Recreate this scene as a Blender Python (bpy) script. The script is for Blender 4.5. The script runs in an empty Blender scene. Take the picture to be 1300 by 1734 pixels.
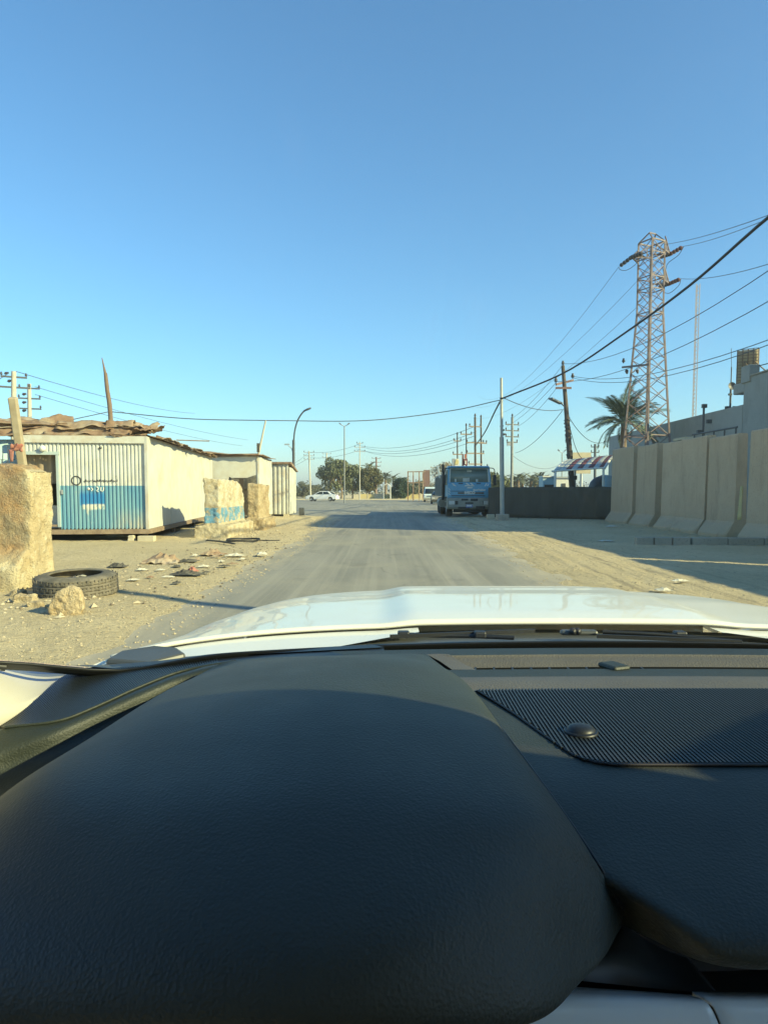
import bpy, bmesh, math, random
import numpy as np
from mathutils import Vector, Matrix, noise
R = math.radians
random.seed(7)
SC = bpy.context.scene
COL = SC.collection

# ------------------------------------------------------------------ camera
FPX, HOR, CAMH, PITCH = 1180.0, 832.0, 1.4, R(4.0)      # focal length / horizon row in photo pixels (1300 x 1734)
CX, CY = 650.0, HOR + FPX*math.tan(PITCH)
cam_data = bpy.data.cameras.new('camera'); cam = bpy.data.objects.new('camera', cam_data); COL.objects.link(cam)
cam.location = (0, 0, CAMH); cam.rotation_euler = (math.pi/2 - PITCH, 0, 0)
cam_data.sensor_fit = 'VERTICAL'; cam_data.sensor_height = 36.0; cam_data.lens = FPX/1734*36.0
cam_data.shift_y = (CY - 867.0)/1734.0
cam_data.clip_start = 0.02; cam_data.clip_end = 6000
SC.camera = cam
# ------------------------------------------------------------------ world, sun, exposure
SUN_EL, SUN_AZ = R(26.0), math.atan2(0.88, -0.475)       # azimuth from +Y towards +X
w = bpy.data.worlds.new('World'); SC.world = w; w.use_nodes = True
nt = w.node_tree
bg = nt.nodes['Background']; sky = nt.nodes.new('ShaderNodeTexSky'); sky.sky_type = 'NISHITA'; sky.sun_disc = False
sky.sun_elevation = SUN_EL; sky.sun_rotation = SUN_AZ
sky.air_density = 1.2; sky.dust_density = 0.15; sky.ozone_density = 9.0; sky.altitude = 20
nt.links.new(sky.outputs[0], bg.inputs[0]); bg.inputs[1].default_value = 0.122
SUNV = Vector((math.sin(SUN_AZ)*math.cos(SUN_EL), math.cos(SUN_AZ)*math.cos(SUN_EL), math.sin(SUN_EL)))
sl = bpy.data.lights.new('sun', 'SUN'); sl.energy = 4.6; sl.angle = R(0.5); sl.color = (1.0, 0.84, 0.53)
so = bpy.data.objects.new('sun', sl); COL.objects.link(so); so.rotation_euler = SUNV.to_track_quat('Z', 'Y').to_euler(); so.location = SUNV*60
vs = SC.view_settings; vs.view_transform = 'Standard'; vs.look = 'None'; vs.exposure = 1.13; vs.gamma = 1.0; vs.use_curve_mapping = False

# ------------------------------------------------------------------ photo pixel -> point
def ray(px, py):
    a = (px-CX)/FPX; b = (CY-py)/FPX
    return Vector((a, math.cos(PITCH)+b*math.sin(PITCH), -math.sin(PITCH)+b*math.cos(PITCH)))
def S(px, py, Y):
    d = ray(px, py); return Vector((0, 0, CAMH)) + d*(Y/d.y)
def G(px, py, z=0.0):
    d = ray(px, py); return Vector((0, 0, CAMH)) + d*((z-CAMH)/d.z)
V = Vector

# ------------------------------------------------------------------ mesh helpers
BASE = {}
def finish(o, label=None, cat=None, group=None, kind=None):
    if label: o['label'] = label
    if cat: o['category'] = cat
    if group: o['group'] = group
    if kind: o['kind'] = kind
    return o
def thing(name, label, cat, loc=(0, 0, 0), group=None, rz=0.0):
    o = bpy.data.objects.new(name, None); COL.objects.link(o); o.location = loc; o.rotation_euler = (0, 0, rz)
    o.empty_display_size = 0.2
    BASE[o.name] = V(loc) if rz == 0 else None
    return finish(o, label, cat, group)
def link_mesh(name, me, mat, parent=None, loc=None):
    o = bpy.data.objects.new(name, me); COL.objects.link(o)
    if mat is not None and len(me.materials) == 0: me.materials.append(mat)
    if parent is not None: o.parent = parent; BASE[o.name] = BASE.get(parent.name)
    if loc is not None: o.location = loc
    return o
class MB:
    def __init__(s): s.v = []; s.f = []; s.sm = []
    def add(s, vs_, fs, smooth=False):
        n = len(s.v); s.v += [tuple(p) for p in vs_]
        s.f += [tuple(i+n for i in f) for f in fs]; s.sm += [smooth]*len(fs); return s
    def box(s, a, b, m=None):
        x0, y0, z0 = a; x1, y1, z1 = b
        p = [V((x, y, z)) for z in (z0, z1) for y in (y0, y1) for x in (x0, x1)]
        if m is not None: p = [m @ q for q in p]
        return s.add(p, [(0, 2, 3, 1), (4, 5, 7, 6), (0, 1, 5, 4), (2, 6, 7, 3), (0, 4, 6, 2), (1, 3, 7, 5)])
    def cbox(s, c, size, m=None):
        c = V(c); h = V(size)/2; return s.box(c-h, c+h, m)
    def beam(s, p, q, w_, h_=None, up=(0, 0, 1)):
        p, q = V(p), V(q); d = q-p; L = d.length
        if L < 1e-6: return s
        d /= L; u = V(up)
        if abs(d.dot(u)) > .98: u = V((1, 0, 0))
        x = d.cross(u).normalized(); y = x.cross(d).normalized(); h_ = h_ or w_
        pts = [a + x*(sx*w_/2) + y*(sy*h_/2) for a in (p, q) for sx, sy in ((-1, -1), (1, -1), (1, 1), (-1, 1))]
        return s.add(pts, [(3, 2, 1, 0), (4, 5, 6, 7), (0, 1, 5, 4), (1, 2, 6, 5), (2, 3, 7, 6), (3, 0, 4, 7)])
    def tube(s, pts, r, n=8, caps=True, smooth=True):
        pts = [V(p) for p in pts]; k = len(pts)
        rr = r if isinstance(r, (list, tuple)) else [r]*k
        vs_ = []; prev = None
        for i, p in enumerate(pts):
            d = (pts[min(i+1, k-1)] - pts[max(i-1, 0)]).normalized()
            if prev is None:
                u = V((0, 0, 1)) if abs(d.z) < .9 else V((1, 0, 0)); x = d.cross(u).normalized()
            else: x = (prev - d*prev.dot(d)).normalized()
            prev = x; y = d.cross(x)
            for j in range(n):
                a = 2*math.pi*j/n; vs_.append(p + (x*math.cos(a) + y*math.sin(a))*rr[i])
        fs = [(i*n+j, i*n+(j+1) % n, (i+1)*n+(j+1) % n, (i+1)*n+j) for i in range(k-1) for j in range(n)]
        s.add(vs_, fs, smooth)
        if caps:
            s.add(vs_[:n], [tuple(reversed(range(n)))]); s.add(vs_[-n:], [tuple(range(n))])
        return s
    def lathe(s, prof, n=24, m=None, smooth=True, close=False):
        k = len(prof); vs_ = []
        for j in range(n):
            a = 2*math.pi*j/n
            for r, z in prof: vs_.append(V((r*math.cos(a), r*math.sin(a), z)))
        if m is not None: vs_ = [m @ p for p in vs_]
        kk = k if close else k-1
        fs = [(j*k+i, ((j+1) % n)*k+i, ((j+1) % n)*k+(i+1) % k, j*k+(i+1) % k) for j in range(n) for i in range(kk)]
        return s.add(vs_, fs, smooth)
    def prism(s, poly, f0, f1):
        n = len(poly); a = [f0(*p) for p in poly]; b = [f1(*p) for p in poly]
        return s.add(a+b, [tuple(range(n))[::-1], tuple(range(n, 2*n))] + [(i, (i+1) % n, n+(i+1) % n, n+i) for i in range(n)])
    def grid(s, rows, smooth=True, closed=False):
        nv = len(rows); nu = len(rows[0]); vs_ = [p for r in rows for p in r]
        fs = [(i*nu+j, i*nu+j+1, (i+1)*nu+j+1, (i+1)*nu+j) for i in range(nv-1) for j in range(nu-1)]
        return s.add(vs_, fs, smooth)
    def build(s, name, mat, parent=None, loc=None, bevel=0, seg=2, solid=0, solid_off=-1, recalc=True):
        off = V((0, 0, 0))
        if parent is not None and BASE.get(parent.name) is not None: off = BASE[parent.name]
        elif parent is None and loc is not None: off = V(loc)
        me = bpy.data.meshes.new(name)
        me.from_pydata([(p[0]-off[0], p[1]-off[1], p[2]-off[2]) for p in s.v], [], s.f)
        me.polygons.foreach_set('use_smooth', s.sm)
        if recalc:
            bm = bmesh.new(); bm.from_mesh(me); bmesh.ops.recalc_face_normals(bm, faces=bm.faces); bm.to_mesh(me); bm.free()
        me.update()
        o = link_mesh(name, me, mat, parent, loc if parent is None else None)
        if solid:
            md = o.modifiers.new('solid', 'SOLIDIFY'); md.thickness = solid; md.offset = solid_off
        if bevel:
            md = o.modifiers.new('bevel', 'BEVEL'); md.width = bevel; md.segments = seg; md.limit_method = 'ANGLE'; md.angle_limit = R(35)
            md.harden_normals = False
        return o
def cr(pts, n):
    pts = [V(p) for p in pts]; k = len(pts)
    if k == 2: return [pts[0].lerp(pts[1], i/(n-1)) for i in range(n)]
    out = []
    for i in range(n):
        t = i/(n-1)*(k-1); j = min(int(t), k-2); u = t-j
        p1, p2 = pts[j], pts[j+1]; p0 = pts[j-1] if j > 0 else p1*2-p2; p3 = pts[j+2] if j+2 < k else p2*2-p1
        out.append(.5*((2*p1) + (p2-p0)*u + (2*p0-5*p1+4*p2-p3)*u*u + (3*p1-p0-3*p2+p3)*u**3))
    return out
def loft(rows, nu, nv):
    rr = [cr(r, nu) for r in rows]
    cols = [cr([r[i] for r in rr], nv) for i in range(nu)]
    return [[cols[i][j] for i in range(nu)] for j in range(nv)]
def copy_tree(o, parent=None):
    c = o.copy(); COL.objects.link(c)
    if parent is not None: c.parent = parent
    for ch in list(o.children): copy_tree(ch, c)
    return c
def fbm(x, y, z=0.0, o=4): return noise.fractal(V((x, y, z)), 1.0, 2.0, o)
def text_mesh(body, size, name, extrude=.002):
    cu = bpy.data.curves.new(name, 'FONT'); cu.body = body; cu.size = size; cu.extrude = extrude; cu.align_x = 'CENTER'; cu.align_y = 'CENTER'
    cu.resolution_u = 3; cu.offset = size*.06
    o = bpy.data.objects.new(name, cu); COL.objects.link(o)
    dg = bpy.context.evaluated_depsgraph_get(); me = bpy.data.meshes.new_from_object(o.evaluated_get(dg))
    bpy.data.objects.remove(o); return me
def put_text(body, size, name, mat, parent, origin, xdir, ydir, extrude=.002, bold=0):
    me = text_mesh(body, size, name, extrude)
    x = V(xdir).normalized(); y = V(ydir).normalized(); z = x.cross(y)
    M4 = Matrix(((x.x, y.x, z.x, 0), (x.y, y.y, z.y, 0), (x.z, y.z, z.z, 0), (0, 0, 0, 1)))
    off = BASE.get(parent.name) or V((0, 0, 0))
    me.transform(Matrix.Translation(V(origin)-off) @ M4); me.name = name
    me.materials.clear()
    return link_mesh(name, me, mat, parent)

# ------------------------------------------------------------------ materials
def nodes(name):
    m = bpy.data.materials.new(name); m.use_nodes = True; t = m.node_tree
    return m, t, t.nodes['Principled BSDF']
def nd(t, typ, **kw):
    n = t.nodes.new(typ)
    for k, v_ in kw.items():
        if k in n.inputs: n.inputs[k].default_value = v_
        else: setattr(n, k, v_)
    return n
def pos(t): return nd(t, 'ShaderNodeNewGeometry').outputs['Position']
def objc(t): return nd(t, 'ShaderNodeTexCoord').outputs['Object']
def noi(t, vec, scale, detail=4, rough=.55, stretch=None):
    if stretch is not None:
        mp = nd(t, 'ShaderNodeMapping'); mp.inputs['Scale'].default_value = stretch; t.links.new(vec, mp.inputs[0]); vec = mp.outputs[0]
    n = nd(t, 'ShaderNodeTexNoise'); n.inputs['Scale'].default_value = scale; n.inputs['Detail'].default_value = detail; n.inputs['Roughness'].default_value = rough
    t.links.new(vec, n.inputs['Vector']); return n.outputs['Fac']
def ramp(t, fac, a, b):
    n = nd(t, 'ShaderNodeMapRange'); n.inputs[1].default_value = a; n.inputs[2].default_value = b; n.clamp = True
    t.links.new(fac, n.inputs[0]); return n.outputs[0]
def mixc(t, fac, a, b):
    n = nd(t, 'ShaderNodeMix', data_type='RGBA')
    for sock, val in ((n.inputs[0], fac), (n.inputs[6], a), (n.inputs[7], b)):
        if isinstance(val, (int, float)): sock.default_value = val
        elif isinstance(val, (tuple, list)): sock.default_value = (*val, 1) if len(val) == 3 else val
        else: t.links.new(val, sock)
    return n.outputs[2]
def mth(t, op, a, b=None):
    n = nd(t, 'ShaderNodeMath', operation=op)
    for i, val in enumerate((a, b)):
        if val is None: continue
        if isinstance(val, (int, float)): n.inputs[i].default_value = val
        else: t.links.new(val, n.inputs[i])
    return n.outputs[0]
def sep(t, vec):
    n = nd(t, 'ShaderNodeSeparateXYZ'); t.links.new(vec, n.inputs[0]); return n.outputs
def bump(t, bs, h, strength=.3, dist=.01):
    n = nd(t, 'ShaderNodeBump'); n.inputs['Strength'].default_value = strength; n.inputs['Distance'].default_value = dist
    t.links.new(h, n.inputs['Height']); t.links.new(n.outputs[0], bs.inputs['Normal']); return n
def M(name, c1, c2=None, sc=4.0, rough=.8, metal=0.0, bsc=None, bst=.25, bd=.01, spec=.5, coat=0.0, world=False, lo=.35, hi=.65, c3=None, sc3=.6, stretch=None):
    m, t, b = nodes(name)
    b.inputs['Roughness'].default_value = rough; b.inputs['Metallic'].default_value = metal
    b.inputs['Specular IOR Level'].default_value = spec; b.inputs['Coat Weight'].default_value = coat
    vec = pos(t) if world else objc(t)
    if c2 is None: b.inputs['Base Color'].default_value = (*c1, 1)
    else:
        col = mixc(t, ramp(t, noi(t, vec, sc, 6, .6, stretch), lo, hi), c1, c2)
        if c3 is not None: col = mixc(t, ramp(t, noi(t, vec, sc3, 5, .65), .5, .7), col, c3)
        t.links.new(col, b.inputs['Base Color'])
    if bsc: bump(t, b, noi(t, vec, bsc, 5, .6), bst, bd)
    return m
def glass(name, tint=(1, 1, 1), fmax=1.0, rough=.0):
    m = bpy.data.materials.new(name); m.use_nodes = True; t = m.node_tree; t.nodes.clear()
    o = nd(t, 'ShaderNodeOutputMaterial'); mx = nd(t, 'ShaderNodeMixShader'); tr = nd(t, 'ShaderNodeBsdfTransparent'); gl = nd(t, 'ShaderNodeBsdfGlossy')
    tr.inputs[0].default_value = (*tint, 1); gl.inputs['Roughness'].default_value = rough
    fr = nd(t, 'ShaderNodeFresnel'); fr.inputs[0].default_value = 1.45
    t.links.new(mth(t, 'MULTIPLY', fr.outputs[0], fmax), mx.inputs[0]); t.links.new(tr.outputs[0], mx.inputs[1]); t.links.new(gl.outputs[0], mx.inputs[2]); t.links.new(mx.outputs[0], o.inputs[0])
    return m
# ================================================================== MATERIALS
def m_ground():
    m, t, b = nodes('sandy_ground'); p = pos(t); b.inputs['Roughness'].default_value = .95; b.inputs['Specular IOR Level'].default_value = .2
    c = mixc(t, ramp(t, noi(t, p, .5, 6, .6), .35, .65), (.60, .485, .29), (.68, .56, .35))
    c = mixc(t, ramp(t, noi(t, p, 7, 5, .7), .52, .72), c, (.46, .375, .24))
    c = mixc(t, ramp(t, noi(t, p, 38, 3, .6), .62, .70), c, (.66, .57, .42))
    c = mixc(t, ramp(t, noi(t, p, 55, 2, .5), .64, .70), c, (.22, .185, .125))
    x = sep(t, p)[0]
    trk = mth(t, 'MULTIPLY', mth(t, 'MULTIPLY', ramp(t, x, 2.2, 2.8), ramp(t, x, 6.5, 4.5)), ramp(t, noi(t, p, 1.0, 5, .7, (6.5, .16, 1)), .52, .62))
    c = mixc(t, mth(t, 'MULTIPLY', trk, .75), c, (.36, .295, .195))
    c = mixc(t, mth(t, 'MULTIPLY', ramp(t, noi(t, p, 3.3, 6, .75), .56, .66), .45), c, (.40, .325, .21))
    t.links.new(c, b.inputs['Base Color'])
    h = mth(t, 'ADD', noi(t, p, 14, 6, .65), mth(t, 'MULTIPLY', noi(t, p, 70, 3, .6), .5))
    bump(t, b, h, 1.0, .07); return m
def m_asphalt():
    m, t, b = nodes('dusty_asphalt'); p = pos(t); b.inputs['Roughness'].default_value = .85; b.inputs['Specular IOR Level'].default_value = .35
    c = mixc(t, ramp(t, noi(t, p, 1.0, 6, .6, (1.6, .12, 1)), .3, .7), (.20, .19, .158), (.31, .288, .235))
    c = mixc(t, ramp(t, noi(t, p, .35, 5, .6), .48, .75), c, (.33, .30, .225))
    x = sep(t, p)[0]; y = sep(t, p)[1]
    c = mixc(t, mth(t, 'MULTIPLY', ramp(t, noi(t, p, 1.0, 4, .6, (5.0, .05, 1)), .50, .66), .55), c, (.36, .33, .26))
    c = mixc(t, mth(t, 'MULTIPLY', ramp(t, noi(t, p, .9, 5, .6, (1, .55, 1)), .60, .70), .5), c, (.135, .125, .105))
    edge = ramp(t, mth(t, 'ABSOLUTE', mth(t, 'SUBTRACT', x, .2)), 1.5, 3.0)
    edge = mth(t, 'MULTIPLY', edge, ramp(t, y, 44, 38))
    dust = mth(t, 'ADD', edge, mth(t, 'MULTIPLY', mth(t, 'SUBTRACT', noi(t, p, 1.3, 6, .7, (1, .3, 1)), .5), 1.5))
    c = mixc(t, ramp(t, dust, .45, 1.1), c, (.50, .42, .285))
    vo = nd(t, 'ShaderNodeTexVoronoi', feature='DISTANCE_TO_EDGE'); vo.inputs['Scale'].default_value = .45
    wv = nd(t, 'ShaderNodeVectorMath', operation='ADD'); t.links.new(p, wv.inputs[0])
    nn = nd(t, 'ShaderNodeTexNoise'); nn.inputs['Scale'].default_value = 1.1; nn.inputs['Detail'].default_value = 4; t.links.new(p, nn.inputs[0]); t.links.new(nn.outputs['Color'], wv.inputs[1]); t.links.new(wv.outputs[0], vo.inputs['Vector'])
    crack = mth(t, 'MULTIPLY', ramp(t, vo.outputs['Distance'], .012, .003), ramp(t, noi(t, p, .3, 3), .45, .6))
    c = mixc(t, mth(t, 'MULTIPLY', crack, .45), c, (.075, .068, .055))
    c = mixc(t, ramp(t, noi(t, p, 45, 3, .6), .60, .72), c, (.38, .35, .28))
    t.links.new(c, b.inputs['Base Color'])
    bump(t, b, mth(t, 'ADD', noi(t, p, 60, 4, .6), noi(t, p, 9, 4, .6)), .45, .012); return m
def m_concrete(name, a, b_, stain, world=True, bs=.5, tone=False):
    m, t, b = nodes(name); p = pos(t) if world else objc(t); b.inputs['Roughness'].default_value = .92; b.inputs['Specular IOR Level'].default_value = .25
    c = mixc(t, ramp(t, noi(t, p, .9, 6, .65), .35, .65), a, b_)
    c = mixc(t, ramp(t, noi(t, p, 1.6, 6, .7, (1, 1, .35)), .54, .75), c, stain)
    c = mixc(t, mth(t, 'MULTIPLY', ramp(t, noi(t, p, 22, 3, .6), .60, .68), .6), c, tuple(x*.55 for x in stain))
    if tone:
        oi = nd(t, 'ShaderNodeObjectInfo'); c = mixc(t, mth(t, 'MULTIPLY', oi.outputs['Random'], .45), c, stain)
        z = sep(t, p)[2]; c = mixc(t, mth(t, 'MULTIPLY', ramp(t, mth(t, 'ADD', z, mth(t, 'MULTIPLY', noi(t, p, 3, 5, .7), .7)), .95, .45), .6), c, (.40, .335, .225))
        c = mixc(t, mth(t, 'MULTIPLY', ramp(t, noi(t, p, 2.4, 6, .7, (1, 1, .16)), .56, .70), .5), c, tuple(x*.7 for x in stain))
    t.links.new(c, b.inputs['Base Color'])
    bump(t, b, mth(t, 'ADD', noi(t, p, 5, 6, .65), mth(t, 'MULTIPLY', noi(t, p, 40, 3), .4)), bs, .03); return m
def m_crumble(name, a, b_, c3, band=None, raw=None):
    m, t, b = nodes(name); p = pos(t); b.inputs['Roughness'].default_value = .95; b.inputs['Specular IOR Level'].default_value = .2
    c = mixc(t, ramp(t, noi(t, p, 1.7, 7, .65), .42, .58), a, b_)
    c = mixc(t, ramp(t, noi(t, p, 9, 5, .7), .55, .68), c, c3)
    c = mixc(t, ramp(t, noi(t, p, 30, 3, .6), .62, .70), c, tuple(x*.4 for x in a))
    if raw:                                                   # bare brown face left of the broken-off plastered end
        e = mth(t, 'ADD', sep(t, p)[0], mth(t, 'MULTIPLY', mth(t, 'SUBTRACT', noi(t, p, 3, 5, .7), .5), .35))
        dark = mixc(t, ramp(t, noi(t, p, 2.1, 6, .65), .40, .60), (.40, .25, .125), (.33, .26, .16))
        dark = mixc(t, ramp(t, noi(t, p, 14, 5, .7), .55, .68), dark, (.46, .37, .23))
        c = mixc(t, mth(t, 'MULTIPLY', ramp(t, e, raw+.04, raw-.04), ramp(t, mth(t, 'ADD', sep(t, p)[2], mth(t, 'MULTIPLY', noi(t, p, 4, 4), .3)), .55, .75)), c, dark)
    if band:
        z = sep(t, p)[2]; n1 = mth(t, 'MULTIPLY', mth(t, 'SUBTRACT', noi(t, p, 6, 5, .7), .5), .10)
        zz = mth(t, 'ADD', z, n1)
        flake = ramp(t, noi(t, p, 3.2, 7, .75), .56, .48)
        flake2 = ramp(t, noi(t, p, 2.6, 7, .75), .55, .46)
        white = mth(t, 'MULTIPLY', ramp(t, zz, band[1]-.01, band[1]+.01), flake2)
        c = mixc(t, mth(t, 'MULTIPLY', white, .62), c, (.58, .55, .45))
        blue = mth(t, 'MULTIPLY', mth(t, 'MULTIPLY', ramp(t, zz, band[0]-.01, band[0]+.01), ramp(t, zz, band[1]+.01, band[1]-.01)), flake)
        c = mixc(t, blue, c, (.14, .30, .42))
    t.links.new(c, b.inputs['Base Color'])
    bump(t, b, mth(t, 'ADD', noi(t, p, 8, 7, .7), mth(t, 'MULTIPLY', noi(t, p, 45, 3), .4)), .9, .06); return m
MAT = dict(
    ground=m_ground(), asphalt=m_asphalt(),
    twall=m_concrete('barrier_concrete', (.53, .395, .265), (.60, .455, .31), (.40, .295, .195), tone=True),
    kerb=m_concrete('kerb_concrete', (.36, .32, .25), (.42, .37, .29), (.28, .25, .195)),
    facade=m_concrete('grey_render', (.33, .335, .305), (.38, .38, .345), (.29, .29, .26), bs=.15),
    block_a=m_crumble('crumbling_brown_concrete', (.46, .36, .21), (.56, .47, .30), (.62, .56, .40), raw=-5.08),
    block_b=m_crumble('flaking_painted_concrete', (.44, .36, .23), (.53, .46, .32), (.36, .30, .20), (.45, .90)),
    block_c=m_crumble('brown_raw_concrete', (.36, .27, .16), (.47, .38, .24), (.55, .47, .31)),
    rock=m_crumble('yellow_rock', (.45, .33, .18), (.55, .43, .26), (.60, .50, .33)),
    rubber=M('old_rubber', (.11, .098, .075), (.26, .22, .16), 4, .9, bsc=60, bst=.4, lo=.45, hi=.75),
    white=M('cream_panel_paint', (.60, .59, .51), (.52, .505, .43), 2.2, .55, bsc=3, bst=.12, bd=.02, c3=(.53, .48, .36), sc3=.9, world=True, lo=.4, hi=.75),
    rib_white=M('white_ribbed_paint', (.55, .55, .49), (.46, .445, .38), 3, .5, bsc=6, bst=.1, world=True, c3=(.45, .37, .26), sc3=1.2),
    pale_blue=M('pale_blue_panel', (.36, .50, .53), (.42, .54, .55), 2, .6, world=True, bsc=5, bst=.15),
    rust=M('rusty_sheet', (.17, .105, .065), (.27, .175, .11), 5, .85, bsc=18, bst=.4, c3=(.44, .36, .25), sc3=1.6, world=True),
    rust_pale=M('pale_rusted_sheet', (.34, .26, .17), (.24, .145, .085), 3.5, .8, bsc=18, bst=.3, c3=(.42, .36, .27), sc3=1.3, world=True),
    steel_frame=M('brown_primer_steel', (.20, .14, .095), (.30, .225, .15), 6, .7, bsc=20, bst=.2, world=True),
    wood=M('weathered_wood', (.15, .10, .068), (.22, .155, .105), 8, .85, bsc=30, bst=.4, stretch=(4, 4, .5)),
    wood_dark=M('dark_creosote_pole', (.075, .06, .05), (.13, .105, .085), 8, .85, bsc=30, bst=.3, stretch=(4, 4, .5)),
    conc_pole=M('pale_concrete_pole', (.42, .39, .31), (.50, .46, .37), 5, .85, bsc=15, bst=.3),
    galv=M('galvanised_steel', (.40, .41, .40), (.50, .51, .50), 7, .5, .5),
    pylon=M('weathered_pylon_steel', (.17, .125, .115), (.27, .215, .20), 3, .65, .2),
    pylon_red=M('red_oxide_steel', (.17, .095, .08), (.23, .14, .12), 3, .7, .1),
    mast=M('red_white_mast', (.30, .22, .2), (.38, .34, .32), .3, .6),
    insul=M('dark_glazed_insulator', (.055, .045, .045), rough=.35),
    insul_red=M('brown_glazed_insulator', (.12, .055, .045), rough=.35),
    cable=M('black_cable', (.018, .018, .02), rough=.6),
    wire=M('grey_wire', (.10, .105, .11), rough=.5, metal=.3),
    black=M('black_plastic', (.02, .021, .022), rough=.5),
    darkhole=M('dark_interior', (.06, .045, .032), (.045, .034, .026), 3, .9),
    curtain=M('brown_curtain', (.25, .19, .125), (.31, .235, .155), 3, .9, stretch=(6, 6, .4)),
    frame_blue=M('pale_blue_door_frame', (.36, .44, .44), (.43, .47, .44), 4, .5),
    meshfence=M('dark_green_shade_cloth', (.062, .058, .046), (.085, .08, .063), 1.6, .9, bsc=25, bst=.4, world=True, stretch=(1, 1, .3)),
    signpole=M('grey_painted_pole', (.36, .37, .34), (.44, .44, .40), 3, .5, .2),
    lamp_grey=M('dark_grey_lamp_steel', (.085, .09, .095), rough=.5, metal=.3),
    led=M('grey_lamp_head', (.17, .17, .17), rough=.5),
    leaf_a=M('hazed_green_leaves', (.115, .13, .065), (.17, .18, .095), 1.2, .7),  # lightened so that distance haze sits in the leaf colour
    leaf_b=M('yellow_green_leaves', (.105, .105, .045), (.15, .135, .06), 1.2, .7),
    leaf_c=M('dark_green_leaves', (.035, .06, .034), (.055, .085, .045), 1.2, .7),
    leaf_dry=M('dry_brown_twigs', (.20, .165, .115), (.27, .225, .16), 1.2, .85),
    palm=M('palm_frond_green', (.075, .11, .065), (.13, .155, .09), 3, .6),
    palm_far=M('far_palm_green', (.09, .105, .065), (.12, .125, .075), 1, .7),
    bark=M('palm_bark', (.17, .125, .085), (.25, .19, .13), 7, .9, bsc=20, bst=.6),
    canvas_white=M('white_carport_sheet', (.45, .47, .45), (.40, .42, .40), 2, .5),
    canvas_red=M('red_carport_sheet', (.20, .06, .055), (.16, .055, .05), 2, .55),
    steel_white=M('white_painted_steel', (.72, .71, .66), (.66, .64, .57), 3, .45),
    hoarding=M('tan_billboard', (.50, .43, .29), (.44, .37, .24), 1.2, .7),
    yellow=M('yellow_painted_wall', (.52, .42, .18), (.46, .38, .2), 2, .85),
    paper=M('pale_litter', (.60, .57, .47), (.48, .44, .34), 8, .85),
    litter_dark=M('dark_litter', (.05, .047, .042), (.11, .10, .08), 8, .85),
    litter_red=M('faded_red_litter', (.35, .12, .09), (.42, .2, .14), 8, .8),
    post_tan=M('tan_weathered_post', (.36, .29, .19), (.44, .37, .25), 6, .85, bsc=20, bst=.3),
    plaster_yellow=M('yellow_sheet', (.60, .50, .22), (.52, .45, .24), 6, .8),
    ink=M('black_paint', (.02, .02, .022), rough=.7), white_ink=M('white_paint', (.68, .67, .6), rough=.7),
    brick_pale=M('pale_block', (.45, .39, .27), (.52, .46, .33), 5, .9, bsc=20, bst=.5),
    thicket=M('hazy_far_green', (.11, .12, .085), (.15, .155, .11), .2, .8),
)
# ================================================================== GROUND AND ROADS
def sstep(a, b, x):
    t = min(1, max(0, (x-a)/(b-a))); return t*t*(3-2*t)
def road_right(y): return 2.75 + .028*max(0, y-14)
def road_left(y): return -2.4 - .012*max(0, y-20)
def gz(x, y):
    d = max(road_left(y)-x, x-road_right(y))
    if y > 38:
        corner = 2.5 + (y-38)*.55 if y < 44 else 99
        d = max(road_left(y)-corner+2.5-x, x-road_right(y)-corner+2.5)
        if y > 44: d = -3
    if y > 117: d = 3 if y > 118.5 else -3
    big = sstep(-.9, .9, d)
    z = -.10 + .105*big
    if -2 < d and -1 < y < 60:
        z += .030*fbm(x*1.1, y*.8, 3) * sstep(-1.2, .2, d) * (1-.4*big) + .02*fbm(x*.35, y*.3, 9)*big + .012*fbm(x*4, y*4, 5)*sstep(-.8, .4, d)
        if x > 2.0 and y < 30:                       # wheel ruts curving out of the road
            for k, (x0, sl_) in enumerate(((3.15, .030), (3.38, .033), (3.60, .045), (4.05, .05), (2.75, .02), (4.45, .07), (2.95, .022))):
                c = x0 + sl_*(y-10) + .06*math.sin(y*.7+k); e = (x-c)/.075
                if abs(e) < 3: z += (-.020*math.exp(-e*e) + .007*math.exp(-(abs(e)-1.7)**2*3))*sstep(-.2, .5, d)*max(0, .5+.9*fbm(y*.9, k*3.1, 2))
    return z
def axis(lo, hi, step, far_lo, far_hi):
    a = []; x = lo; s = step
    while x > far_lo: s *= 1.5; x -= s; a.append(max(x, far_lo))
    a = a[::-1]; x = lo
    while x < hi: a.append(x); x += step
    s = step
    while x < far_hi: a.append(x); s *= 1.5; x += s
    a.append(far_hi); return a
xs = axis(-13, 12.5, .08, -3000, 3000); ys = axis(3.5, 47, .2, -300, 4500)
ys = sorted(ys + [116.8, 118.6])
g = MB(); g.grid([[(x, y, gz(x, y)) for x in xs] for y in ys])
ground = finish(g.build('ground', MAT['ground'], recalc=False), kind='structure')
r = MB(); r.grid([[(-3.6, -40, -.035), (4.2, -40, -.035)], [(-3.6, 38, -.035), (4.2, 38, -.035)]])
finish(r.build('road', MAT['asphalt'], recalc=False), kind='structure')
r = MB(); r.grid([[(-140, 38.0, -.035), (140, 38.0, -.035)], [(-140, 118.4, -.035), (140, 118.4, -.035)]])
finish(r.build('cross_road', MAT['asphalt'], recalc=False), kind='structure')
kb = MB().box((-140, 118.0, -.05), (140, 118.35, .15)).build('far_kerb', MAT['brick_pale']); finish(kb, kind='structure')
md_ = MB()
md_.prism([(-60, 88), (-26, 88), (-25, 89), (-26, 90), (-60, 90)], lambda x, y: V((x, y, -.02)), lambda x, y: V((x, y, .16)))
finish(md_.build('traffic_island', MAT['brick_pale']), kind='structure')
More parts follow.
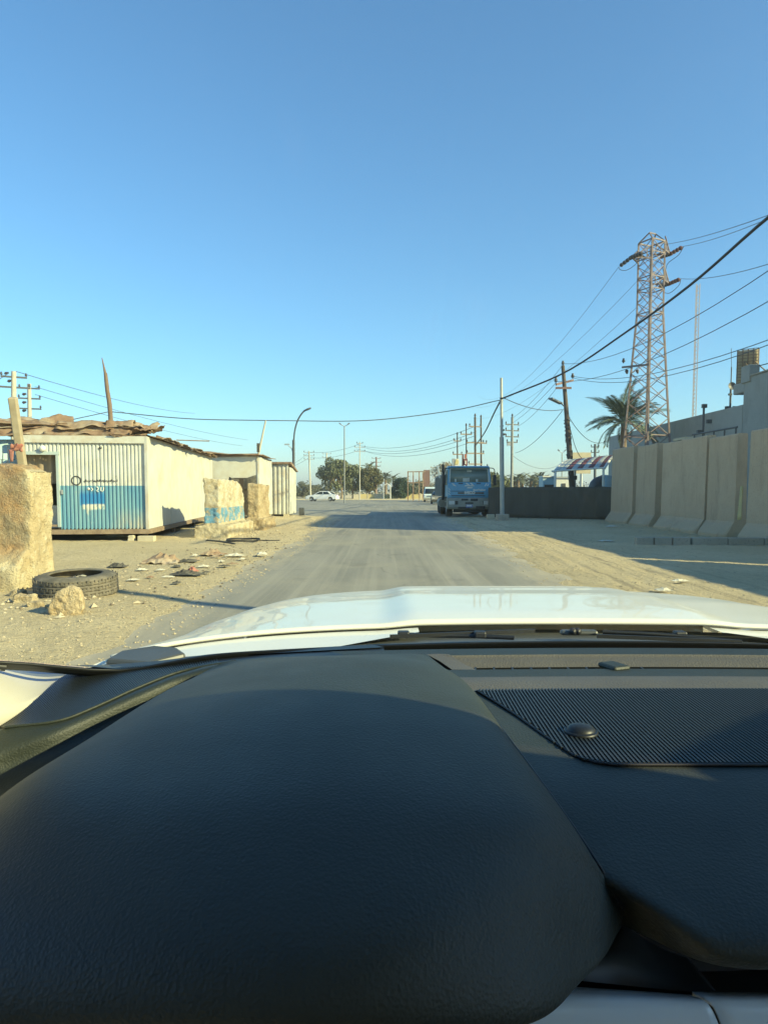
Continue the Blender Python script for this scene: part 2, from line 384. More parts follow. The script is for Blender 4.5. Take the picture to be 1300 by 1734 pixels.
md_ = MB().prism([(6, 86), (7, 85), (60, 85), (60, 87), (7, 87)], lambda x, y: V((x, y, -.02)), lambda x, y: V((x, y, .16)))
finish(md_.build('traffic_island', MAT['brick_pale']), kind='structure')

# loose stones: nobody could count these
def stones(name, spots, mat):
    g = MB(); O = [V((1, 0, 0)), V((-1, 0, 0)), V((0, 1, 0)), V((0, -1, 0)), V((0, 0, 1)), V((0, 0, -.4))]
    F = [(0, 2, 4), (2, 1, 4), (1, 3, 4), (3, 0, 4), (2, 0, 5), (1, 2, 5), (3, 1, 5), (0, 3, 5)]
    for x, y, s in spots:
        a = random.uniform(0, 6.28); z = max(gz(x, y), -.035)
        g.add([V((x, y, z+s*.15)) + Matrix.Rotation(a, 3, 'Z') @ V((p.x*random.uniform(.6, 1.3), p.y*random.uniform(.6, 1.3), p.z*random.uniform(.4, .9)))*s for p in O], F)
    return finish(g.build(name, mat, recalc=False), kind='stuff')
sp = []
for i in range(7000):
    y = 5 + 30*random.random()**1.7; left = random.random() < .62
    x = road_left(y) - abs(random.gauss(0, 1.7)) + .35 if left else road_right(y) + abs(random.gauss(0, 2.2)) - .35
    if y > 37 and x < -5: continue
    sp.append((x, y, random.choice((.003, .004, .006, .008, .012, .016)) * (1.0 + .03*y)))
stones('gravel', sp, M('loose_stones', (.47, .39, .255), (.38, .31, .205), 3, .95, world=True))
sp = [(random.uniform(-6.3, -2.9), random.uniform(6.5, 13), random.uniform(.012, .03)) for _ in range(90)]
sp += [(random.gauss(-4.2, .5), random.gauss(8.3, .6), random.uniform(.02, .06)) for _ in range(45)]
sp += [(random.gauss(-4.6, .5), random.uniform(19.5, 25), random.uniform(.02, .06)) for _ in range(70)]
sp += [(random.uniform(8.8, 10.2), random.uniform(18, 33), random.uniform(.02, .06)) for _ in range(70)]
stones('rubble', sp, M('rubble_stone', (.46, .37, .24), (.52, .45, .32), 3, .95, world=True))

sp = [(road_left(12)-abs(random.gauss(.3, 1.3)), random.uniform(8, 24), random.uniform(.012, .035)) for _ in range(260)]
stones('dark_debris', sp, M('dark_debris_bits', (.12, .10, .075), (.22, .17, .11), 3, .95, world=True))
# ================================================================== LEFT SIDE
def rough(name, mb, mat, voxel, amp, label=None, cat=None, parent=None, loc=None, group=None, size=.35):
    o = mb.build(name, mat, parent, loc)
    rm = o.modifiers.new('remesh', 'REMESH'); rm.mode = 'VOXEL'; rm.voxel_size = voxel; rm.use_smooth_shade = True
    for sz, am in ((size, amp), (size*.28, amp*.5)):
        tx = bpy.data.textures.new('chip', 'CLOUDS'); tx.noise_scale = sz; tx.noise_depth = 3
        d = o.modifiers.new('chip', 'DISPLACE'); d.texture = tx; d.texture_coords = 'GLOBAL'; d.strength = am; d.mid_level = .5
    return finish(o, label, cat, group)
def barrier(mb, x0, x1, y0, y1, h, foot, fh, along='y', top=None):
    """inverted-T barrier; the foot sticks out by foot on the long sides"""
    top = top or [(0, h), (1, h)]
    if along == 'y':
        mb.box((x0-foot, y0-.12, -.1), (x1+foot, y1+.12, fh))
        mb.prism([(y0, fh-.05)] + [(y1, fh-.05)] + [(y0+(y1-y0)*a, z) for a, z in reversed(top)], lambda y, z: V((x0, y, z)), lambda y, z: V((x1, y, z)))
    else:
        mb.box((x0-.1, y0-foot, -.1), (x1-.02, y1+foot, fh))
        mb.prism([(x0, fh-.05)] + [(x1, fh-.05)] + [(x0+(x1-x0)*a, z) for a, z in reversed(top)], lambda x, z: V((x, y0, z)), lambda x, z: V((x, y1, z)))
    return mb
b1 = MB(); b1.prism([(-8.2, -.1), (-4.98, -.1), (-4.97, 1.68), (-5.2, 1.77), (-6.2, 1.80), (-8.2, 1.80)], lambda x, z: V((x, 9.86, z)), lambda x, z: V((x, 10.5, z)))
b1.prism([(9.58, -.1), (9.58, .34), (9.87, .60), (10.4, .60), (10.4, -.1)], lambda y, z: V((-8.2, y, z)), lambda y, z: V((-5.06, y, z)))
rough('concrete_barrier', b1, MAT['block_a'], .03, .09, 'big crumbling brown concrete barrier beside the dumped tyre', 'barrier', loc=(-6.5, 10.2, 0), group='broken concrete barriers by the cabins')
b2 = MB(); barrier(b2, -5.38, -4.93, 20.9, 24.6, 1.78, .30, .38, 'y', [(0, 1.78), (.72, 1.74), (.88, 1.55), (1, 1.05)])
rough('concrete_barrier', b2, MAT['block_b'], .035, .14, 'chipped concrete barrier with flaking white and blue paint', 'barrier', loc=(-5.15, 22.7, 0), group='broken concrete barriers by the cabins')
b3 = MB(); barrier(b3, -4.92, -4.50, 25.2, 27.4, 1.66, .20, .42, 'y', [(0, 1.68), (1, 1.62)])
rough('concrete_barrier', b3, MAT['block_c'], .035, .13, 'bare brown concrete barrier between the painted barrier and the narrow cabin', 'barrier', loc=(-4.7, 26.3, 0), group='broken concrete barriers by the cabins')
# tyre
TY = V((-4.15, 9.35, -.03)); tt = thing('dumped_tyre', 'worn truck tyre lying flat on the dirt, filled with rubbish', 'tyre', TY)
prof = []
hw = .155
for z, rr in ((-hw, .33), (-hw, .36), (-hw+.005, .44), (-hw+.03, .505), (-hw+.05, .52)): prof.append((rr, z))
for k in range(5):
    z0 = -hw+.055 + k*.041
    prof += [(.527, z0), (.527, z0+.028), (.512, z0+.031), (.512, z0+.038)]
for z, rr in ((hw-.05, .52), (hw-.03, .505), (hw-.005, .44), (hw, .36), (hw, .33), (hw-.02, .33), (hw-.02, .47), (-hw+.02, .47), (-hw+.02, .33)): prof.append((rr, z))
mt = Matrix.Translation(TY + V((0, 0, hw+.02))) @ Matrix.Rotation(R(3), 4, 'X')
MB().lathe(prof, 56, mt, True, True).build('tyre_casing', MAT['rubber'], tt)
tr_ = MB()
for k in range(64):
    a = 2*math.pi*k/64; c = V((.528*math.cos(a), .528*math.sin(a), 0)); m4 = mt @ Matrix.Translation(c) @ Matrix.Rotation(a, 4, 'Z')
    for zz in (-.085, 0, .085): tr_.cbox((0, 0, zz+.02*(k % 2)), (.006, .030, .045), m4)
finish(tr_.build('tread_block', MAT['rubber'], tt), kind='stuff')
rub = MB(); rub.grid([[TY + V((.46*u*math.cos(a), .46*u*math.sin(a), .17 + .10*fbm(u*3*math.cos(a), u*3*math.sin(a), 1)+.05*(1-u))) for a in [2*math.pi*j/28 for j in range(29)]] for u in [.01, .2, .4, .6, .8, 1.0]])
rub.build('rubbish_fill', MAT['ground'], tt)
for k in range(9):
    a = random.uniform(0, 6.28); q = .3*random.random()
    c = TY + V((q*math.cos(a), q*math.sin(a), .24)); s = random.uniform(.05, .10)
    MB().grid([[c + V((s*(i-1)+random.uniform(-.02, .02), s*(j-1), random.uniform(-.01, .05))) for i in range(3)] for j in range(3)]).build('scrap', MAT[random.choice(('paper', 'paper', 'litter_dark', 'rust_pale'))], tt, solid=.003)
# rock beside it
rk = MB(); rk.prism([(-.19, 0), (.15, -.02), (.20, .08), (.17, .30), (.05, .36), (-.12, .27), (-.22, .10)], lambda x, z: V((-3.55+x, 7.72, z)), lambda x, z: V((-3.62+x*.8, 8.0, z*.85)))
rough('rock', rk, MAT['rock'], .02, .06, 'yellow broken rock chunk in front of the dumped tyre', 'rock', loc=(-3.55, 7.85, 0), size=.15)
for k, (px, py, s) in enumerate(((45, 1022, .16), (62, 1030, .12), (30, 1010, .13), (88, 1034, .09))):
    c = G(px, py); rk = MB(); rk.cbox((c.x, c.y, s*.3), (s*1.5, s, s*.8))
    rough('rubble_stone', rk, MAT['block_c'], .02, .07, 'small grey brown stone lying at the foot of the crumbling barrier', 'stone', loc=(c.x, c.y, 0), size=.1, group='stones at the foot of the barrier')

# --- cabin one: ribbed white and blue front, flat cream side wall
CA = V((-6.75, 19.9, 0)); th = R(8); CU = V((-math.cos(th), -math.sin(th), 0)); CV = V((-.095, .995, 0)).normalized()
def W(a, b_, z): return CA + CU*a + CV*b_ + V((0, 0, z))
def m_front():
    m, t, b = nodes('ribbed_front_paint'); p = pos(t); b.inputs['Roughness'].default_value = .5
    sb = nd(t, 'ShaderNodeVectorMath', operation='SUBTRACT'); t.links.new(p, sb.inputs[0]); sb.inputs[1].default_value = CA
    dt = nd(t, 'ShaderNodeVectorMath', operation='DOT_PRODUCT'); t.links.new(sb.outputs[0], dt.inputs[0]); dt.inputs[1].default_value = CU
    a = dt.outputs['Value']; z = sep(t, p)[2]
    nz = noi(t, p, 2.5, 6, .65); nf = noi(t, p, 12, 5, .7)
    wht = mixc(t, ramp(t, nz, .45, .75), (.55, .56, .51), (.44, .43, .37))
    blu = mixc(t, ramp(t, noi(t, p, 2, 6, .6, (2, 2, .4)), .4, .7), (.115, .275, .375), (.20, .355, .40))
    rect = mth(t, 'MULTIPLY', mth(t, 'MULTIPLY', ramp(t, a, 1.13, 1.17), ramp(t, a, 1.84, 1.80)), mth(t, 'MULTIPLY', ramp(t, z, .99, 1.02), ramp(t, z, 1.46, 1.30)))
    blu = mixc(t, rect, blu, (.035, .20, .42))
    # white drips and smear under the darker patch
    sm = mth(t, 'MULTIPLY', mth(t, 'MULTIPLY', ramp(t, a, 1.13, 1.20), ramp(t, a, 1.80, 1.72)), mth(t, 'MULTIPLY', ramp(t, z, .87, .91), ramp(t, z, 1.06, 1.02)))
    blu = mixc(t, mth(t, 'MULTIPLY', sm, ramp(t, nf, .42, .5)), blu, (.58, .57, .46))
    dr = mth(t, 'MULTIPLY', mth(t, 'MULTIPLY', ramp(t, a, 1.42, 1.46), ramp(t, a, 1.68, 1.62)), mth(t, 'MULTIPLY', ramp(t, z, .45, .6), ramp(t, z, .95, .9)))
    blu = mixc(t, mth(t, 'MULTIPLY', dr, ramp(t, noi(t, p, 6, 5, .7, (2, 2, .5)), .48, .6)), blu, (.52, .52, .42))
    # sun-bleached, rubbed-off paint low on the right
    wr = mth(t, 'MULTIPLY', mth(t, 'MULTIPLY', ramp(t, z, .95, .45), ramp(t, a, 1.15, .5)), ramp(t, noi(t, p, 3, 6, .7, (2.5, 2.5, .5)), .36, .58))
    blu = mixc(t, mth(t, 'MULTIPLY', wr, .85), blu, (.47, .40, .28))
    c = mixc(t, ramp(t, mth(t, 'ADD', z, mth(t, 'MULTIPLY', a, .0)), 1.557, 1.563), blu, wht)
    c = mixc(t, mth(t, 'MULTIPLY', ramp(t, nf, .62, .72), .5), c, (.34, .26, .17))
    t.links.new(c, b.inputs['Base Color']); bump(t, b, nf, .1, .01); return m
front_mat = m_front()
cab = thing('site_cabin', 'white and blue ribbed steel cabin with Arabic lettering and rusty roof', 'cabin', W(1.7, 6, 0))
def ribbed(a0, a1, z0, z1, pitch=.104, depth=.032, off=0.0, W=W):
    pts = []; a = a0; k = 0
    while a < a1-1e-4:
        for da, dd in ((0, 0), (.42, 0), (.52, 1), (.90, 1)): pts.append((min(a+da*pitch, a1), dd*depth))
        a += pitch
    pts.append((a1, 0))
    return [[W(a, -off+dd, z) for a, dd in pts] for z in (z0, z1)]
fw = MB(); fw.grid(ribbed(.04, 2.33, .33, 2.76), smooth=False); fw.build('front_wall', front_mat, cab)
fw = MB(); fw.grid(ribbed(2.334, 3.40, 2.50, 2.76), smooth=False); fw.build('front_wall', front_mat, cab)
sw = MB(); sw.grid([[W(-.035+.012*fbm(b_*.7, z*.8, 2), .03+b_, z) for b_ in np.linspace(0, 12.4, 60)] for z in np.linspace(.33, 2.95, 16)])
side = sw.build('side_wall', MAT['white'], cab)
for bb in (3.1, 6.2, 9.3): MB().box((-.003, -.02, .33), (.012, .02, 2.9), Matrix.Translation(W(-.035, bb, 0))).build('panel_seam', MAT['white'], side)
MB().prism([(3.40, .03), (3.40, 12.3), (.0, 12.3), (0, 12.25), (3.36, 12.25), (3.36, .03)], lambda a, b_: W(a, b_, .3), lambda a, b_: W(a, b_, 2.9)).build('back_wall', MAT['rib_white'], cab)
fr = MB()
fr.beam(W(-.05, -.02, .26), W(3.42, -.02, .26), .09, .13); fr.beam(W(-.045, 0, .26), W(-.045, 12.4, .26), .08, .13); fr.beam(W(3.42, 0, .26), W(3.42, 12.4, .26), .08, .13)
fr.build('base_frame', MAT['steel_frame'], cab)
MB().beam(W(-.012, -.03, .32), W(-.012, -.03, 2.95), .07, .08).build('corner_post', MAT['rib_white'], cab)
MB().beam(W(-.05, -.035, 2.85), W(3.45, -.035, 2.85), .05, .2).build('top_fascia', MAT['rib_white'], cab)
MB().prism([(0, .02), (0, 12.3), (3.4, 12.3), (3.4, .02)], lambda a, b_: W(a, b_, .31), lambda a, b_: W(a, b_, .36)).build('floor', MAT['darkhole'], cab)
MB().prism([(0, .02), (0, 12.4), (3.4, 12.4), (3.4, .02)], lambda a, b_: W(a, b_, 2.93), lambda a, b_: W(a, b_, 2.985)).build('roof_deck', MAT['rust'], cab)
dr = MB(); dr.beam(W(2.37, -.03, .4), W(2.37, -.03, 2.42), .07, .07); dr.beam(W(3.36, -.03, .4), W(3.36, -.03, 2.42), .07, .07); dr.beam(W(2.31, -.04, 2.46), W(3.45, -.04, 2.46), .07, .09)
df = dr.build('door_frame', MAT['frame_blue'], cab)
MB().beam(W(2.43, -.02, .44), W(3.33, -.02, .44), .08, .06).build('sill', MAT['steel_frame'], df)
cu_ = MB(); cu_.grid([[W(2.42+a, .25+.03*math.sin(a*22), z) for a in np.linspace(0, .92, 40)] for z in (1.62, 2.44)]); cu_.build('curtain', MAT['curtain'], cab)
MB().box((0, .3, .36), (.9, .36, 1.0), Matrix(((CU.x, CV.x, 0, W(2.41, 0, 0).x), (CU.y, CV.y, 0, W(2.41, 0, 0).y), (0, 0, 1, 0), (0, 0, 0, 1)))).build('inner_panel', MAT['rib_white'], cab)
lampm = MB(); c = W(2.72, -.14, 2.585); lampm.lathe([(.0, .05), (.05, .045), (.085, .01), (.09, -.03), (.07, -.05), (0, -.055)], 20, Matrix.Translation(c) @ Matrix.Rotation(R(90), 4, 'X')); lampm.build('bulkhead_lamp', MAT['steel_white'], cab)
MB().lathe([(0, .03), (.035, .02), (.035, -.03)], 12, Matrix.Translation(W(1.22, -.02, 2.62)) @ Matrix.Rotation(R(90), 4, 'X')).build('socket', MAT['lamp_grey'], cab)
MB().cbox((0, 0, 0), (.05, .05, .12), Matrix.Translation(W(2.28, -.03, 1.38))).build('door_latch', MAT['galv'], cab)
# lettering: Arabic presentation forms in visual order
AR = {'ا': (0xFE8D, 0xFE8E), 'ل': (0xFEDD, 0xFEDE, 0xFEDF, 0xFEE0), 'ق': (0xFED5, 0xFED6, 0xFED7, 0xFED8), 'س': (0xFEB1, 0xFEB2, 0xFEB3, 0xFEB4), 'م': (0xFEE1, 0xFEE2, 0xFEE3, 0xFEE4), 'ي': (0xFEF1, 0xFEF2, 0xFEF3, 0xFEF4), 'ط': (0xFEC1, 0xFEC2, 0xFEC3, 0xFEC4), 'ر': (0xFEAD, 0xFEAE), 'ت': (0xFE95, 0xFE96, 0xFE97, 0xFE98), 'خ': (0xFEA5, 0xFEA6, 0xFEA7, 0xFEA8), 'ج': (0xFE9D, 0xFE9E, 0xFE9F, 0xFEA0), 'ة': (0xFE93, 0xFE94), 'ن': (0xFEE5, 0xFEE6, 0xFEE7, 0xFEE8)}
def shape_ar(s):
    out = []
    for i, ch in enumerate(s):
        if ch == ' ': out.append(' '); continue
        f = AR[ch]; prev = i > 0 and s[i-1] != ' ' and len(AR[s[i-1]]) == 4; nxt = i+1 < len(s) and s[i+1] != ' ' and len(f) == 4
        out.append(chr(f[3] if prev and nxt else f[1] if prev else f[2] if nxt else f[0]))
    return ''.join(reversed(out))
put_text(shape_ar('قسم السيطرات الخارجية ميسان'), .072, 'lettering', MAT['ink'], cab, W(1.235, -.008, 1.70), -CU, (0, 0, 1))
mk = MB(); mk.lathe([(.105, -.002), (.135, -.002), (.135, .002), (.105, .002)], 28, Matrix.Translation(W(1.90, -.008, 1.70)) @ Matrix.Rotation(-math.atan2(-CU.y, CU.x)*0 + th, 4, 'Z') @ Matrix.Rotation(R(90), 4, 'X'), False, True)
mk.build('ring_emblem', MAT['ink'], cab)
for a, z in ((2.06, 1.83), (2.03, 1.57), (.84, 1.82), (.82, 1.59)): MB().beam(W(a, -.008, z-.012), W(a-.03, -.008, z+.012), .02, .006).build('corner_mark', MAT['ink'], cab)
nm = MB(); nm.lathe([(0, .002), (.04, .002), (.04, -.002)], 14, Matrix.Translation(W(1.58, -.008, 1.47)) @ Matrix.Rotation(R(90), 4, 'X'))
for strokes in (((1.50, 1.50), (1.46, 1.46), (1.50, 1.41)), ((1.37, 1.52), (1.33, 1.52), (1.31, 1.47), (1.36, 1.42), (1.31, 1.38)), ((1.24, 1.52), (1.25, 1.42), (1.20, 1.40), (1.17, 1.44), (1.17, 1.52))):
    nm.tube([W(a, -.008, z) for a, z in strokes], .013, 6)
nm.build('painted_number', MAT['white_ink'], cab)
# supports and the block under the corner
for (a, b_) in ((.1, .15), (.1, 4), (.1, 8), (.1, 12), (3.2, .3), (3.2, 6), (3.2, 12)):
    c = W(a, b_, 0); MB().box((c.x-.06, c.y-.06, 0), (c.x+.06, c.y+.06, .21)).build('support_leg', MAT['steel_frame'], cab)
c = W(.0, -.15, 0); sb = MB().box((c.x-.22, c.y-.12, -.02), (c.x+.24, c.y+.12, .14)).build('concrete_block', MAT['brick_pale'], loc=(c.x, c.y, 0), bevel=.012)
finish(sb, 'pale block on the ground under the corner of the white and blue cabin', 'block')
c = W(.42, -.1, 0); sb = rough('stone', MB().cbox((c.x, c.y, .07), (.16, .16, .16)), MAT['brick_pale'], .02, .05, 'small white stone under the ribbed wall of the blue cabin', 'stone', loc=(c.x, c.y, 0), size=.1)
# roof sheets: each a bent, rusted sheet of its own
def sheet(parent, c, L, Wd, yaw, tilt, roll, mat, wave=.05, crump=.06, seed=0, nx=26, ny=10, thick=.006):
    m4 = Matrix.Translation(c) @ Matrix.Rotation(yaw, 4, 'Z') @ Matrix.Rotation(tilt, 4, 'Y') @ Matrix.Rotation(roll, 4, 'X')
    rows = []
    for j in range(ny):
        v_ = j/(ny-1)-.5; row = []
        for i in range(nx):
            u = i/(nx-1)-.5
            z = wave*math.cos(v_*math.pi*2.0+seed) + crump*1.5*fbm(u*3.4+seed, v_*2.4, seed*1.7) + .02*fbm(u*11, v_*7, seed)
            row.append(m4 @ V((u*L*(1+.04*fbm(seed, v_*6, 2)), v_*Wd*(1+.06*fbm(u*6, seed, 3)), z)))
        rows.append(row)
    mb = MB(); mb.grid(rows); return mb.build('roof_sheet', mat, parent, solid=thick)
rs = random.Random(3); ya = math.atan2(CU.y, CU.x)
# front edge heap: long bent sheets lying across the front of the roof
for k, (a, b_, z, L, wd, yw, tl, rl, mt_) in enumerate((
        (2.85, .30, 3.16, 2.9, .62, 0, -3, -36, 'rust'), (3.5, .75, 3.36, 2.9, 1.1, 0, -5, -10, 'rust_pale'), (2.9, .5, 3.30, 1.6, .6, .2, 8, -28, 'rust'),
        (1.6, .25, 3.13, 2.3, .55, -.03, 1, -40, 'rust'), (1.45, .55, 3.31, 2.1, .85, .03, 1, -10, 'rust_pale'), (1.15, .36, 3.23, 1.5, .5, 0, -2, -42, 'rust'),
        (2.15, .34, 3.22, 1.2, .5, .08, 5, -34, 'rust_pale'), (.45, .2, 3.12, 1.1, .6, .15, 4, -26, 'rust'), (.28, .45, 3.24, 1.0, .8, -.1, -4, -12, 'rust_pale'),
        (.05, .30, 3.15, .9, .75, .5, 9, -6, 'rust'), (2.1, 1.0, 3.25, 2.6, 1.1, 0, 2, 5, 'rust_pale'), (.75, .5, 3.30, .9, .6, .3, -6, -20, 'rust'))):
    sheet(cab, W(a, b_, z), L, wd, ya+yw, R(tl), R(rl), MAT[mt_], .07, .075, k+1)
for k, bb in enumerate(np.linspace(1.0, 11.6, 9)):      # eave sheets hanging over the side wall
    sheet(cab, W(.55, bb, 3.09+.03*(k % 2)), 1.75, 1.42, ya, R(rs.uniform(-8, -6)), R(rs.uniform(-1.5, 1.5)), MAT['rust_pale' if k % 3 else 'rust'], .022, .022, 20+k, thick=.012)
for k, bb in enumerate(np.linspace(2.0, 11, 7)):
    sheet(cab, W(2.3, bb, 3.15), 2.3, 1.6, ya, R(rs.uniform(-2, 4)), R(rs.uniform(-4, 4)), MAT['rust' if k % 2 else 'rust_pale'], .05, .06, 40+k)
MB().tube([W(.2, 5.4, 3.24), W(-.95, 5.5, 3.22)], .022, 6).build('roof_pole', MAT['steel_frame'], cab)
eb = MB().beam(W(-.22, .4, 2.985), W(-.18, 12.6, 2.96), .04, .07); eb.build('eave_batten', MAT['wood'], cab)

# pale blue cabin on the left, behind the leaning post
pb = thing('site_cabin', 'pale blue steel cabin half hidden behind the crumbling barrier and leaning post', 'cabin', W(5.2, 1.5, 0))
MB().grid([[W(a, .35, z) for a in np.linspace(3.47, 7, 6)] for z in (.3, 2.83)]).build('front_wall', MAT['pale_blue'], pb, solid=.06, solid_off=1)
MB().prism([(3.47, .45), (3.47, 9), (7, 9), (7, .45)], lambda a, b_: W(a, b_, .28), lambda a, b_: W(a, b_, 2.86)).build('body', MAT['pale_blue'], pb)
sheet(pb, W(4.6, .45, 3.02), 3.0, .9, ya, R(1), R(-14), MAT['rust'], .06, .06, 61); sheet(pb, W(5.0, .8, 3.22), 3.2, 1.2, ya, R(2), R(-5), MAT['rust_pale'], .06, .05, 62); sheet(pb, W(4.5, .6, 3.14), 2.4, .9, ya, R(-2), R(-12), MAT['rust'], .05, .09, 63)
# dry plant stems against it
pl = thing('dry_plant', 'dry leafless plant stems against the pale blue cabin', 'plant', W(3.75, .1, 0)); stp = MB()
for k in range(7):
    a = 3.55 + .09*k; top = W(a+rs.uniform(-.1, .25), .05, rs.uniform(2.2, 2.75)); base = W(3.8, .1, 0)
    stp.tube(cr([base, base.lerp(top, .5)+V((rs.uniform(-.08, .08), 0, .05)), top], 6), .008, 5)
    for q in range(3):
        p0 = base.lerp(top, .55+.15*q); stp.tube([p0, p0+V((rs.choice((-1, 1))*rs.uniform(.1, .25), 0, rs.uniform(-.02, .12)))], .006, 4)
stp.build('stem', MAT['litter_dark'], pl)

# --- second and third cabins further on
c2 = thing('site_cabin', 'narrow cream panel cabin behind the bare brown barrier', 'cabin', (-7, 36, 0))
c2d = V((-6.1, 34.0, 0))
MB().box((-9.3, 34.0, .18), (-6.1, 38.1, 3.1)).build('body', MAT['white'], c2)
MB().box((-6.14, 33.96, .15), (-6.06, 34.04, 3.15)).build('corner_post', MAT['rib_white'], c2)
sheet(c2, V((-7.7, 36.0, 3.27)), 3.6, 4.6, 0, R(3), R(1), MAT['rust'], .03, .05, 71, thick=.03)
MB().beam((-9.2, 33.93, 3.12), (-6.05, 33.93, 3.16), .06, .14).build('roof_edge', MAT['rust'], c2)
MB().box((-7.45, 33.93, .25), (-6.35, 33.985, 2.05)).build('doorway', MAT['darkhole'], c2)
MB().grid([[V((-7.5+1.3*i/8, 33.90-.05*math.sin(i*1.3), 2.1-.12*math.sin(i*.5)-.55*j/4)) for i in range(9)] for j in range(5)]).build('torn_tarp', MAT['litter_dark'], c2, solid=.005)
for x in (-9.0, -7.6, -6.25):
    for y in (34.15, 37.9): MB().box((x-.12, y-.1, -.02), (x+.12, y+.1, .18)).build('support_block', MAT['brick_pale'], c2)
c3 = thing('site_cabin', 'small ribbed cabin with dark roof at the road corner', 'cabin', (-6.2, 40, 0))
def W3(a, b_, z): return V((-5.32-a, 39.2+b_, z))
MB().grid(ribbed(.02, 1.5, .12, 2.98, .24, .05, W=W3), smooth=False).build('front_wall', MAT['rib_white'], c3)
s3 = MB(); s3.grid([[V((-5.30+.02*fbm(y*2, z*2, 4), y, z)) for y in np.linspace(39.22, 42.2, 24)] for z in np.linspace(.12, 2.75, 18)]); s3.build('side_wall', MAT['white'], c3)
MB().box((-6.84, 39.28, .1), (-5.34, 42.2, 2.74)).build('body', MAT['rib_white'], c3)
rf3 = MB(); rf3.prism([(39.05, 3.02), (39.5, 3.06), (42.4, 2.62), (42.4, 2.56), (39.05, 2.94)], lambda y, z: V((-6.95, y, z)), lambda y, z: V((-5.2, y, z))); rf3.build('roof', MAT['rust'], c3)
for x in (-6.7, -5.5): MB().box((x-.15, 39.2, -.03), (x+.15, 39.5, .12)).build('support_block', MAT['brick_pale'], c3)
gb = MB().box((-4.95, 40.6, 0), (-4.65, 40.9, .45)); finish(gb.build('waste_drum', MAT['lamp_grey'], loc=(-4.8, 40.75, 0), bevel=.03), 'small dark grey box on the ground beside the corner cabin', 'box')
MAT['pole_grey'] = M('dull_grey_pole', (.20, .205, .19), (.27, .27, .245), 3, .7)
# ================================================================== POLES, LINES, RIGHT SIDE, FAR SIDE
ins_me = MB().lathe([(0, 0), (.03, .0), (.03, .05), (.085, .06), (.085, .09), (.05, .1), (.075, .13), (.075, .15), (.04, .17), (.055, .2), (.05, .23), (0, .24)], 10).build('insulator', MAT['insul'])
INS = ins_me.data; bpy.data.objects.remove(ins_me)
def insulator(parent, p, s=1.0, rot=(0, 0, 0)):
    o = bpy.data.objects.new('insulator', INS); COL.objects.link(o); o.parent = parent
    o.location = V(p) - BASE[parent.name]; o.scale = (s, s, s); o.rotation_euler = rot; return o
def pole(name, label, cat, base, top, r0, r1, mat, arms=(), group=None, sq=False, armmat='steel_frame', n=10):
    base, top = V(base), V(top); t = thing(name, label, cat, base, group); d = (top-base)
    b0 = base - d.normalized()*.3
    if sq: MB().beam(b0, top, r0*2).build('shaft', mat, t, bevel=.02)
    else: MB().tube([b0, base.lerp(top, .5), top], [r0, (r0+r1)/2, r1], n).build('shaft', mat, t)
    for (down, half, ang, ns) in arms:
        c = top - d.normalized()*down; x = V((math.cos(ang), math.sin(ang), 0))
        MB().beam(c - x*half + V((0, .0, 0)), c + x*half, .11, .11).build('crossarm', MAT[armmat], t)
        for k in range(ns):
            u = -1 + 2*k/(ns-1) if ns > 1 else 0
            if abs(u) < .1 and ns > 1: continue
            insulator(t, c + x*half*.93*u + V((0, 0, .05)))
    return t
def wire(label, pts, rr, mat='wire', group=None, sag=0.0, name='power_line', n=14):
    pts = [V(p) for p in pts]
    if len(pts) == 2:
        a, b_ = pts; q = [a.lerp(b_, i/(n-1)) - V((0, 0, sag*4*(i/(n-1))*(1-i/(n-1)))) for i in range(n)]
    else: q = cr(pts, n*2)
    mb = MB().tube(q, rr, 5); return finish(mb.build(name, MAT[mat], loc=q[0]), label, 'cable', group)

# --- left side poles
pA = pole('utility_pole', 'pale concrete power pole with staggered arms rising behind the pale blue cabin', 'pole', S(22, 832, 45)-V((0, 0, 1.4)), S(24, 629, 45), .20, .15, MAT['conc_pole'], ((.35, .75, .5, 3), (1.0, .95, .5, 3)), 'power poles behind the cabins', armmat='lamp_grey')
for k, q in enumerate(((5, 646), (0, 633))): insulator(pA, S(q[0]+8, q[1], 45), 1.2, (0, R(75), 0))
pB = pole('utility_pole', 'pale concrete power pole with three close crossarms, farther off behind the cabins', 'pole', S(52, 832, 56)-V((0, 0, 1.4)), S(50, 650, 56), .20, .15, MAT['conc_pole'], ((.35, .75, .4, 3), (1.15, .8, .4, 3), (1.95, .85, .4, 3)), 'power poles behind the cabins', armmat='lamp_grey')
for k in range(3): insulator(pB, S(38, 668+14*k, 56), 1.4, (0, R(80), 0))
lp = pole('leaning_post', 'square pale post leaning behind the crumbling barrier with red cloth tied on', 'post', G(62, 950), S(22, 673, 13.0), .072, .072, MAT['post_tan'], sq=True)
rc = MB(); cc = S(32, 757, 12.85)
rc.grid([[cc + V((.22*(i/7-.5), -.06-.03*math.sin(i*1.7+j), .13*(.5-j/5)-.05*abs(i/7-.5)+.015*math.sin(i*2.3+j*2))) for i in range(8)] for j in range(6)]); rc.build('red_cloth', MAT['litter_red'], lp, solid=.004)
rc = MB(); rc.grid([[cc + V((-.10+.10*(i/3-.5)*(1-.5*j/5), -.07, -.05-.22*j/5)) for i in range(4)] for j in range(6)]); rc.build('red_cloth', MAT['litter_red'], lp, solid=.004)
wb = S(190, 832, 33)-V((0, 0, 1.4)); wt = S(176, 607, 33)
tw = thing('wooden_pole', 'crooked bare wooden pole standing behind the rusty cabin roof', 'pole', wb)
